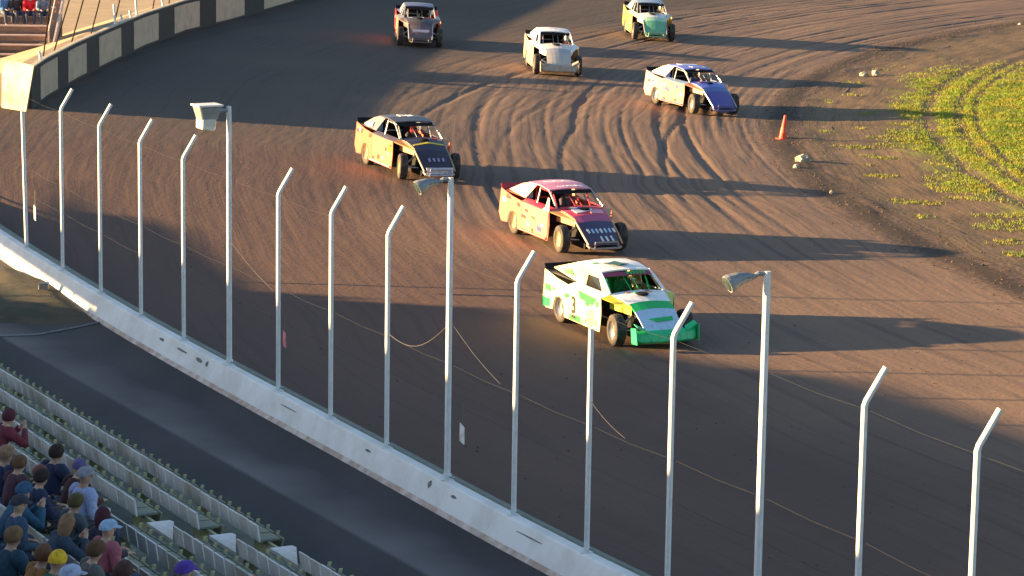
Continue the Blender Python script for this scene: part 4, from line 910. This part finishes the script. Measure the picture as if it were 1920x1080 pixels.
for i in range(NR):
    z = Z0 + RISE * i; g = MB()
    vs = [st(A0, i - 0.45, 0.2 + RISE * i), st(A1, i - 0.45, 0.2 + RISE * i), st(A1, i + 0.548, 0.2 + RISE * i), st(A0, i + 0.548, 0.2 + RISE * i),
          st(A0, i - 0.45, z), st(A1, i - 0.45, z), st(A1, i + 0.548, z), st(A0, i + 0.548, z)]
    g.hexa([Inv @ v for v in vs]); g.build('step_deck', olive, stand)
    g = MB(); vs = [st(A0, i - 0.47, z - 0.30), st(A1, i - 0.47, z - 0.30), st(A1, i - 0.452, z - 0.30), st(A0, i - 0.452, z - 0.30),
          st(A0, i - 0.47, z - 0.05), st(A1, i - 0.47, z - 0.05), st(A1, i - 0.452, z - 0.05), st(A0, i - 0.452, z - 0.05)]
    g.hexa([Inv @ v for v in vs]); g.build('riser_face', riserm, stand)
g = MB()
for al in [A0 + 1 + 3.4 * k for k in range(15)]:
    g.hexa([Inv @ v for v in [st(al, -0.3, 0.0), st(al + 0.1, -0.3, 0.0), st(al + 0.1, 15, 0.0), st(al, 15, 0.0), st(al, -0.3, 0.18), st(al + 0.1, -0.3, 0.18), st(al + 0.1, 15, 0.18 + 4.6), st(al, 15, 0.18 + 4.6)]])
g.build('support_frame', riserm, stand)
rown = ['first', 'second', 'third', 'fourth', 'fifth', 'sixth', 'seventh', 'eighth', 'ninth', 'tenth', 'eleventh', 'twelfth', 'thirteenth']
def bench(i, a, b, lab):
    z = Z0 + RISE * i; r = empty('bench', st((a + b) / 2, i, z), srz, label=lab, cat='bench', group='white benches of the grandstand')
    X = (Matrix.Translation(r.location) @ Matrix.Rotation(srz, 4, 'Z')).inverted()
    n_ = int((b - a) / 0.40); seat = MB(); bk = MB(); br = MB()
    def hx(g, a0, a1, d0, d1, z0, z1, sh=0.0):
        g.hexa([X @ v for v in [st(a0, i + d0, z0), st(a1, i + d0, z0), st(a1, i + d1, z0), st(a0, i + d1, z0), st(a0, i + d0 + sh, z1), st(a1, i + d0 + sh, z1), st(a1, i + d1 + sh, z1), st(a0, i + d1 + sh, z1)]])
    for k in range(n_):
        s0 = a + k * 0.40 + 0.02; s1 = s0 + 0.355 + random.uniform(-0.01, 0.01); dz = random.uniform(-0.006, 0.006)
        hx(seat, s0, s1, -0.16, 0.16, z + 0.40 + dz, z + 0.43 + dz); hx(seat, s0 + 0.01, s1 - 0.03, -0.20, -0.175, z + 0.24 + dz, z + 0.405 + dz, -0.05)
        hx(bk, s0, s1, 0.162, 0.19, z + 0.40 + dz, z + 0.665 + dz, 0.04)
        hx(br, s0 - 0.040, s0 - 0.008, -0.25, -0.20, z + 0.18, z + 0.435, -0.07)
    hx(br, a, b, 0.00, 0.05, z + 0.34, z + 0.385)
    seat.build('seat_pads', padm, r); bk.build('back_rests', benchm, r); br.build('brackets', strutm, r)
    # bare plank where the bench ends at the aisle
    g = MB()
    if a < AISLE < b + 1.0: g.hexa([X @ v for v in [st(b - 0.02, i - 0.20, z + 0.35), st(b + 0.1, i - 0.22, z + 0.35), st(b + 1.05, i + 0.17, z + 0.35), st(b - 0.02, i + 0.17, z + 0.35),
            st(b - 0.02, i - 0.20, z + 0.40), st(b + 0.1, i - 0.22, z + 0.40), st(b + 1.05, i + 0.17, z + 0.40), st(b - 0.02, i + 0.17, z + 0.40)]]); g.build('bare_end', benchm, r)
    q = a
    while q < b:
        g = MB(); hx(g, q, q + 0.05, -0.10, 0.12, z + 0.002, z + 0.339); g.build('leg', strutm, r); q += 2.4
for i in range(13):
    bench(i, -6.0 if i < 8 else 2.0, AISLE - 0.45, 'white bench with seat dividers, %s row up from the walkway, left of the aisle' % rown[i])
    if i < 7: bench(i, AISLE + 0.75, 33.0, 'white bench with seat dividers, %s row up from the walkway, right of the aisle' % rown[i])
# spectators: (px, py of head, row, pose, jacket, trousers, head, head colour, label)
NV = (0.02, 0.03, 0.08); DK = (0.03, 0.035, 0.04); JN = (0.06, 0.08, 0.14); BR = (0.07, 0.035, 0.02)
SP = [((5, 858), 6, 2, NV, JN, 'hair', (0.35, 0.20, 0.12), 'person in navy jacket with light brown hair cut by the left edge', 1),
      ((48, 878), 6, 3, (0.05, 0.05, 0.05), JN, 'hair', (0.20, 0.06, 0.05), 'person with reddish hair turned sideways near the left edge', 0),
      ((92, 858), 5, 0, NV, JN, 'hair', (0.035, 0.02, 0.015), 'dark haired person in navy jacket beside the purple cap', 1),
      ((128, 864), 5, 3, (0.06, 0.015, 0.02), DK, 'cap', (0.13, 0.10, 0.25), 'person in dark maroon coat and purple cap', 0),
      ((153, 884), 5, 2, (0.42, 0.47, 0.72), JN, 'cap', (0.32, 0.32, 0.36), 'person in light blue shirt and grey cap', 1),
      ((60, 918), 6, 0, NV, DK, 'hair', (0.03, 0.02, 0.02), 'black haired person in dark navy coat behind the blonde head', 0),
      ((83, 940), 7, 1, (0.04, 0.06, 0.10), JN, 'long_hair', (0.28, 0.15, 0.08), 'person with long light brown hair and dark coat', 0),
      ((126, 948), 6, 0, (0.08, 0.10, 0.12), DK, 'hair', (0.10, 0.08, 0.03), 'person in grey green coat between the blue shirt and the maroon hair', 1),
      ((165, 975), 6, 3, (0.03, 0.03, 0.05), DK, 'long_hair', (0.07, 0.015, 0.025), 'person with long dark maroon hair and black top', 0),
      ((196, 976), 6, 2, (0.45, 0.12, 0.16), JN, 'cap', (0.40, 0.55, 0.75), 'person in dusty red shirt and pale blue cap', 0),
      ((70, 1037), 8, 1, (0.06, 0.14, 0.08), JN, 'cap', (0.80, 0.48, 0.02), 'person in bright yellow cap and dark green top', 1),
      ((108, 1036), 8, 0, (0.18, 0.19, 0.24), JN, 'cap', (0.40, 0.46, 0.62), 'person in pale blue grey cap next to the yellow cap', 0),
      ((137, 1050), 8, 2, (0.80, 0.03, 0.06), JN, 'long_hair', (0.22, 0.11, 0.04), 'person in bright red shirt with golden brown hair at the bottom edge', 0),
      ((216, 1052), 7, 0, (0.05, 0.05, 0.09), JN, 'hair', (0.08, 0.035, 0.03), 'brown haired person in dark top at the bottom edge', 1),
      ((183, 1046), 8, 3, (0.50, 0.12, 0.28), JN, 'long_hair', (0.30, 0.12, 0.10), 'person in pink top with auburn hair near the bottom edge', 0),
      ((325, 1070), 6, 0, (0.10, 0.09, 0.12), JN, 'cap', (0.10, 0.05, 0.35), 'person in violet cap sitting alone at the bottom edge', 1),
      ((467, 1076), 5, 2, (0.25, 0.02, 0.04), JN, 'cap', (0.65, 0.03, 0.06), 'person in red cap farthest right on the benches', 0),
      ((-16, 775), 5, 1, (0.20, 0.03, 0.05), JN, 'hair', (0.10, 0.02, 0.03), 'person with dark red hair at the left edge above the others', 0),
      ((30, 1078), 9, 0, (0.35, 0.42, 0.60), JN, 'hair', (0.08, 0.05, 0.03), 'person in pale blue jacket in the bottom left corner', 1),
      ((22, 900), 6, 0, (0.10, 0.04, 0.06), JN, 'hair', (0.16, 0.08, 0.04), 'person in wine red top with brown hair behind the navy jacket at the left edge', 0),
      ((28, 948), 7, 2, (0.05, 0.09, 0.16), JN, 'cap', (0.05, 0.05, 0.07), 'person in slate blue jacket and black cap beside the teal jacket', 0),
      ((8, 1015), 8, 0, (0.02, 0.06, 0.10), JN, 'hair', (0.20, 0.11, 0.05), 'person in dark blue jacket with fair brown hair low on the left edge', 1),
      ((158, 1012), 7, 0, (0.14, 0.13, 0.12), JN, 'hair', (0.12, 0.06, 0.03), 'person in taupe coat right behind the long maroon hair', 0),
      ((50, 1000), 8, 3, (0.30, 0.12, 0.03), DK, 'hair', (0.14, 0.06, 0.03), 'person in rust brown coat just above the yellow cap', 1),
      ((3, 960), 7, 1, (0.03, 0.10, 0.18), JN, 'cap', (0.04, 0.10, 0.20), 'person in dark teal jacket and cap at the left edge', 0)]
for (px, py), row, pose, ja, tr, hd_, hc, lab, sk in SP:
    row -= 1
    zs = Z0 + RISE * row + 0.44
    al = on_row(px, py, row, zs + 0.75)
    person(st(al, row + 0.02, zs), srz + random.uniform(-0.15, 0.5), pose, ja, tr, hd_, hc, lab, 'spectators on the near benches', sk, random.uniform(0.96, 1.05))

# ------------------------------------------------------------------ verge and hose outside the wall, left
verge = mat('scrubby_brown_grass', (0.075, 0.055, 0.03), rough=0.95, scale=1.5, col2=(0.03, 0.035, 0.018), bump=0.03)
ol = [(-40, 492), (0, 497), (48, 512), (112, 527), (150, 572), (185, 605), (120, 612), (0, 608), (-40, 606)]
P_ = [site(x, y, GZ) for x, y in ol]; c0 = sum(P_, Vector()) / len(P_); vs = [c0 + Vector((0, 0, 0.16))]
for ringk, (f_, zz) in enumerate(((0.35, 0.14), (0.7, 0.10), (1.0, -0.02))):
    for p in P_: vs.append(c0 + (p - c0) * f_ + Vector((0, 0, zz + (0.03 * random.random() if ringk < 2 else 0))))
nn = len(P_); fs = [(0, 1 + k, 1 + (k + 1) % nn) for k in range(nn)]
for rg in range(2): fs += [(1 + rg * nn + k, 1 + (rg + 1) * nn + k, 1 + (rg + 1) * nn + (k + 1) % nn, 1 + rg * nn + (k + 1) % nn) for k in range(nn)]
g = MB(); g.add(vs, fs); tag(g.build('verge', verge, smooth_=True), kind='structure')
hose = [(-60, 632), (0, 630), (70, 627), (130, 616), (190, 603), (215, 600)]
HP = [site(x, y, GZ + 0.02) for x, y in hose]
g = MB(); g.tube([p - HP[0] for p in HP], 0.018, 7); o = g.build('hose', mat('pale_hose_rubber', (0.30, 0.30, 0.32), rough=0.6)); o.location = HP[0]; tag(o, 'pale hose lying on the dark ground below the scrubby verge', 'hose')
q = site(82, 538, GZ + 0.2); g = MB(); g.box((-0.11, -0.10, 0), (0.11, 0.10, 0.2)); g.box((-0.12, -0.11, 0.2), (0.12, 0.11, 0.225))
o = g.build('utility_box', mat('grey_utility_box', (0.25, 0.25, 0.24), rough=0.7), bevel=0.01); o.location = q - Vector((0, 0, 0.12)); tag(o, 'small grey utility box on the verge by the wall', 'utility box')

# ------------------------------------------------------------------ far bleachers, top left
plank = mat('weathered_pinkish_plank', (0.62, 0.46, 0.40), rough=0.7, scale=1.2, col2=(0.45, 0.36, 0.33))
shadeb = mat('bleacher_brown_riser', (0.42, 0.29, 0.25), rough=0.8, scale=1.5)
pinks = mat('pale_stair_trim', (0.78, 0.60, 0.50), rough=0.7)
b0 = site(74, 108, 1.66); bz = b0.z - 0.1
far = empty('bleachers', b0, 0.06, label='small weathered bleachers behind the white board, top left corner', cat='bleachers')
W_ = 14.0
for i in range(9):
    d0 = 0.2 + i * 0.75; zz = 0.05 + i * 0.30
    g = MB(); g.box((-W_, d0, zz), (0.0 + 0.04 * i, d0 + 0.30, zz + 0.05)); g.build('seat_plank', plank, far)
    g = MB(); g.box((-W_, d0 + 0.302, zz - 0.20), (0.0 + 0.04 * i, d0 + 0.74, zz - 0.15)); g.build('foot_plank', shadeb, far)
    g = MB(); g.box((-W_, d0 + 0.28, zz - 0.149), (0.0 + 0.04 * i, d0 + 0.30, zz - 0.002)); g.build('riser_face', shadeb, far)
g = MB(); g.prism([(0.40, 0.1, -0.2), (0.40, 7.0, 2.35), (0.40, 7.0, 2.65), (0.40, 0.1, 0.15)], (0.06, 0, 0)); g.build('side_trim', pinks, far)
g = MB()
for i in (0, 5): g.box((0.30, 0.2 + i * 1.2, 0.1 + i * 0.44), (0.36, 0.26 + i * 1.2, 1.0 + i * 0.44))
g.tube([(0.33, 0.2, 0.95), (0.33, 6.3, 3.2)], 0.025, 6); g.build('handrail', pinks, far)
g = MB(); g.box((-W_, 0.15, -0.5), (-0.05, 0.19, 0.0)); g.box((-W_, 6.95, -0.5), (0.2, 7.0, 2.2)); g.build('base_board', shadeb, far)
def far_person(px, row, jac, hc, lab, sk=0, pose=0):
    d0 = 0.2 + row * 0.75; base = b0 + Vector((0, d0 + 0.15, 0.12 + row * 0.30))
    dd = ray(px, 0); t = base.y / dd.y; x = dd.x * t
    person(Vector((x, base.y, base.z)), -1.2 + random.uniform(-0.2, 0.2), pose, jac, JN, 'hair', hc, lab, 'spectators on the far bleachers', sk)
far_person(8, 4, (0.10, 0.25, 0.55), (0.05, 0.03, 0.02), 'person in blue on the far bleachers at the left corner')
far_person(30, 4, (0.05, 0.04, 0.05), (0.05, 0.03, 0.02), 'person in black on the far bleachers between blue and red', 1, 2)
far_person(56, 4, (0.85, 0.02, 0.04), (0.12, 0.05, 0.02), 'person in bright red on the far bleachers', 0, 0)
far_person(80, 4, (0.15, 0.22, 0.35), (0.05, 0.03, 0.02), 'person in grey blue on the far bleachers near the steps', 1, 3)

# ------------------------------------------------------------------ cone, stones
orange = mat('orange_cone_plastic', (0.85, 0.035, 0.015), rough=0.5, col2=(0.8, 0.05, 0.02)); cwhite = mat('cone_pale_band', (0.85, 0.12, 0.06), rough=0.5)
q = site(1467, 262); cone = empty('traffic_cone', q, 0.4, label='orange traffic cone at the inner edge of the turn', cat='traffic cone')
g = MB(); g.lathe([(0.14, 0.03), (0.115, 0.20), (0.075, 0.48), (0.045, 0.68), (0.035, 0.70), (0.001, 0.70)], axis='z', n=18); g.build('cone_body', orange, cone, smooth_=False)
g = MB(); g.lathe([(0.1165, 0.20), (0.117, 0.202), (0.094, 0.36), (0.093, 0.358)], axis='z', n=18); g.build('reflective_band', cwhite, cone)
g = MB(); g.box((-0.19, -0.19, 0), (0.19, 0.19, 0.032)); g.build('base', orange, cone, bevel=0.01)
cone.rotation_euler = (0, 0.10, 0.4); cone.scale = (1.0, 1.0, 1.25)
rockm = mat('pale_painted_stone', (0.50, 0.44, 0.36), rough=0.85, col2=(0.25, 0.2, 0.15), scale=8, bump=0.01)
def rock(px, py, r, lab):
    q = site(px, py); g = MB(); bm = bmesh.new(); bmesh.ops.create_icosphere(bm, subdivisions=3, radius=r)
    sx, sy, sz = random.uniform(.8, 1.2), random.uniform(.8, 1.1), random.uniform(.7, .95)
    for v in bm.verts:
        k = 1 + 0.35 * noise.noise(v.co * (2.2 / r) + Vector((px, py, 0))); v.co = Vector((v.co.x * sx * k, v.co.y * sy * k, v.co.z * sz * k))
    me = bpy.data.meshes.new('stone'); bm.to_mesh(me); bm.free(); o = link_mesh('stone', me, rockm); o.location = q + Vector((0, 0, r * 0.45)); tag(o, lab, 'stone', 'pale stones at the inner edge')
for a in [(1505, 306, 0.22, 'pale stone standing right of the orange cone on the berm'), (1493, 316, 0.12, 'small pale stone just below left of the larger one near the cone'), (1619, 143, 0.16, 'left one of the two pale stones above the cone, at the grass tip'), (1641, 141, 0.18, 'right one of the two pale stones above the cone'),
          (1559, 364, 0.08, 'small pale stone farther down the berm'), (1912, 48, 0.12, 'pale stone at the right edge near the top')]: rock(*a)

# ------------------------------------------------------------------ infield grass
gmat = mat('yellow_green_grass', (0.15, 0.225, 0.012), rough=0.8, scale=0.7, col2=(0.27, 0.24, 0.02))
for nd in gmat.node_tree.nodes:
    if nd.type == 'BSDF_PRINCIPLED': nd.inputs['Subsurface Weight'].default_value = 0.0
vs = []; fs = []; cnt = 0
rnd = random.Random(3)
while cnt < 85000:
    th = rnd.uniform(-0.42, 0.42); r = rnd.uniform(78, 95.2); x = CX - r * math.cos(th); y = CY + r * math.sin(th)
    if x > 0.182 * y + 1.5 or x < 8: continue
    cnt += 1
    rr = r; e = 92.1 + 2.0 * n3(x * 0.25, y * 0.25, 5) + 1.2 * n3(x * 0.9, y * 0.9, 12)
    dens = 1.0 if r < e - 1.2 else (0.45 if r < e else (0.55 if n3(x * 0.7, y * 0.7, 21) > 0.34 and r < 94.6 else 0))
    if y > 118: dens *= smooth(134, 118, y) if False else max(0, 1 - (y - 118) / 14)
    for a, wd in inarc:
        if abs(rr - a) < wd * (0.9 + 0.5 * n3(x, y, 30)): dens *= 0.35
    if n3(x * 0.55, y * 0.55, 40) > 0.30: dens *= 0.3
    if rnd.random() > dens: continue
    z = infield_z(x, y, r, th)
    for k in range(3):
        a = rnd.uniform(0, 6.28); h = rnd.uniform(0.03, 0.095); w2 = 0.011; bx, by = x + rnd.uniform(-.06, .06), y + rnd.uniform(-.06, .06); n0 = len(vs)
        lx, ly = rnd.uniform(-.05, .05), rnd.uniform(-.05, .05)
        vs += [(bx - w2 * math.cos(a), by - w2 * math.sin(a), z - 0.01), (bx + w2 * math.cos(a), by + w2 * math.sin(a), z - 0.01), (bx + lx, by + ly, z + h)]
        fs.append((n0, n0 + 1, n0 + 2))
me = bpy.data.meshes.new('grass'); me.from_pydata(vs, [], fs); tag(link_mesh('grass', me, gmat), kind='stuff')

# ------------------------------------------------------------------ unseen caster added beyond the left edge, its outline shaped to the near shadow
steel = mat('caster_steel', (0.30, 0.31, 0.33), rough=0.6, metal=0.3, scale=0.6)
M0 = Vector((-23, 53, 0)); Md = Vector((-0.475, 0.88, 0)).normalized(); Mn = Vector((-0.88, -0.475, 0))
def mp(t, h): return M0 + Md * t + Vector((0, 0, h))
caster = empty('shadow_caster', M0, label='unseen long steel wall and band, added left of the view to cast the near shadow', cat='shadow caster')
def slab(name, pts, m=steel, th=0.3):
    g = MB(); g.prism([p - M0 for p in pts], Mn * th); return g.build(name, m, caster)
def shade_pt(p):
    """point of the added caster whose shadow falls on p"""
    a = Vector((SUN.x, SUN.y)); bx, by = M0.x - p.x, M0.y - p.y
    det = -a.x * Md.y + Md.x * a.y
    d = (-bx * Md.y + Md.x * by) / det; t = (a.x * by - a.y * bx) / det
    return t, p.z + SUN.z * d
up_edge = [shade_pt(site(*q)) for q in [(118, 335), (150, 372), (185, 398), (260, 408), (350, 432), (425, 490), (500, 546), (560, 558), (700, 560), (960, 580), (1180, 652), (1400, 690), (1600, 712), (1750, 752), (1900, 800)]]
up_edge = sorted(up_edge)[::-1]
tl = up_edge[-1][0]
lo_edge = sorted([shade_pt(site(x, y, 0.6)) for x, y in [(370, 650), (300, 622), (150, 572), (60, 492), (0, 452)]] + [shade_pt(site(x, y)) for x, y in [(60, 400), (100, 360)]])
print('UP', [(round(a, 1), round(b_, 2)) for a, b_ in up_edge]); print('LO', [(round(a, 1), round(b_, 2)) for a, b_ in lo_edge])
tend = up_edge[0][0]; t0 = lo_edge[0][0]
fas = [mp(a, b_) for a, b_ in up_edge if a > t0 - 1] 
tops = [(a, b_) for a, b_ in up_edge if a <= t0 - 1]
hb_ = tops[0][1] if tops else up_edge[-1][1]
bot = [mp(a, max(b_, 3.86) + 0.04) for a, b_ in lo_edge]
slab('caster_top', fas + [mp(t0 - 0.99, hb_), mp(t0 - 0.99, lo_edge[0][1] - 0.1)] + bot)  # upper band of the added caster, cut to the shadow outline
low = [mp(a, min(b_, 4.2) - 0.30 - 0.12 * math.sin(a * 1.7)) for a, b_ in lo_edge][::-1]
slab('caster_base', [mp(-70, 0), mp(tend, 0)] + [mp(tend, 3.4)] + low + [mp(t0 - 1.0, lo_edge[0][1] - 0.12), mp(t0 - 1.0, hb_)] + [mp(a, b_) for a, b_ in tops] + [mp(-70, 6.0)])  # solid lower part of the added caster, leaving a slot for sunlight
for t in (9, 15, 22, 29, 36, 43):
    g = MB(); a = mp(t, 3.4) - M0; g.tube([a + Mn * 0.5 + Vector((0, 0, -3.4)), a + Mn * 0.5 + Vector((0, 0, 1.0))], 0.06, 8); g.build('column', steel, caster)  # posts under the added caster

for cc in [o for o in bpy.data.objects if o.get('label', '').startswith('dark blue-grey race car')]:
    decal(cc, [(1.88, -0.34, 0.59), (1.88, 0.38, 0.59), (1.97, 0.36, 0.52), (1.97, -0.36, 0.52)], paint('pale_pink_white', (0.62, 0.50, 0.56)), (0.03, 0, 0.045), 'pale_nose_band')

# abstract livery marks (no lettering can be read in the photograph): small blocks, slashes and patches
def livery(label_start, cols, seed):
    rr = random.Random(seed)
    car = [o for o in bpy.data.objects if o.get('label', '').startswith(label_start)][0]
    for nm, x0, x1, z0, z1, cnt in (('door_panel', -0.75, 0.62, 0.28, 0.80, 7), ('quarter_panel', -1.05, -0.95, 0.60, 0.84, 1), ('quarter_panel', -2.10, -1.60, 0.62, 0.92, 3)):
        pnl = find(car, nm)
        for q in range(cnt):
            cx, cz = rr.uniform(x0, x1), rr.uniform(z0, z1); w_ = rr.uniform(0.04, 0.13); h_ = rr.uniform(0.025, 0.06); sk = rr.uniform(-0.03, 0.03)
            decal(pnl, [(cx - w_, -0.9505, cz - h_), (cx + w_, -0.9505, cz - h_ + sk), (cx + w_ + sk, -0.9505, cz + h_ + sk), (cx - w_ + sk, -0.9505, cz + h_)], cols[q % len(cols)], (0, -0.003 - 0.0007 * q, 0), 'livery_mark')
    hd_ = [c for c in kids(car) if c.name.split('.')[0] == 'hood'][0]
    for q in range(4):
        cx, cy = rr.uniform(0.80, 0.95), rr.uniform(-0.45, 0.45); w_ = rr.uniform(0.03, 0.05); h_ = rr.uniform(0.05, 0.11); z = 0.955 + 0.045 * (1 - (cy / 0.6) ** 2)
        decal(hd_, [(cx - w_, cy - h_, z - 0.012), (cx + w_, cy - h_, z - 0.022), (cx + w_, cy + h_, z - 0.022), (cx - w_, cy + h_, z - 0.012)], cols[(q + 1) % len(cols)], (0, 0, 0.014 + 0.001 * q), 'livery_mark')
dk = paint('livery_brown', (0.20, 0.05, 0.03)); bl = paint('livery_blue', (0.05, 0.06, 0.25))
livery('red and purple', [red_p, dk, white_p, bl], 1); livery('black race car', [dk, red_p, paint('livery_lilac', (0.25, 0.22, 0.4))], 2)
livery('blue race car', [bl, dk, skyb], 3); livery('plain white', [paint('livery_grey', (0.35, 0.30, 0.28)), pinkp], 4); livery('white race car', [lgreen, paint('livery_peach', (0.7, 0.30, 0.20)), black_p], 5)
livery('pale green', [lgreen, white_p], 6); livery('dark blue-grey', [red_p, white_p], 7)

# crumbs and clods of clay along the inner edge and between the grooves
rnd = random.Random(11); vs = []; fs = []
tet = [(0, 0, 0.9), (0.9, 0, -0.3), (-0.5, 0.8, -0.3), (-0.5, -0.8, -0.3), (0.3, 0.5, 0.3), (-0.6, 0.1, 0.4)]
tf = [(0, 1, 4), (0, 4, 5), (0, 5, 3), (0, 3, 1), (1, 2, 4), (4, 2, 5), (5, 2, 3), (1, 3, 2)]
for q in range(5200):
    th = rnd.uniform(-0.62, 0.62)
    r = rnd.gauss(RIN + 0.3, 0.8) if q % 3 else rnd.uniform(RIN, 117)
    if q % 3 == 2 and n3(r * 1.3, th * 3, 70) < 0.05: continue
    x = CX - r * math.cos(th); y = CY + r * math.sin(th); sz = rnd.uniform(0.012, 0.04) * (1.35 if q % 3 else 0.9); a = rnd.uniform(0, 6.28)
    if r < RIN - 0.4: z = infield_z(x, y, r, th)
    else: z = terrain(x, y) + rut(x, y, r, th) + berm(x, y, r, th)
    n0 = len(vs)
    for (u, v, w_) in tet:
        k = rnd.uniform(0.7, 1.2) * sz; vs.append((x + (u * math.cos(a) - v * math.sin(a)) * k, y + (u * math.sin(a) + v * math.cos(a)) * k, z + w_ * k * 0.8 + sz * 0.1))
    fs += [tuple(n0 + i for i in f) for f in tf]
me = bpy.data.meshes.new('clay_clods'); me.from_pydata(vs, [], fs); tag(link_mesh('clay_clods', me, mat('dark_clay_clod', (0.09, 0.06, 0.045), rough=0.95)), kind='stuff')
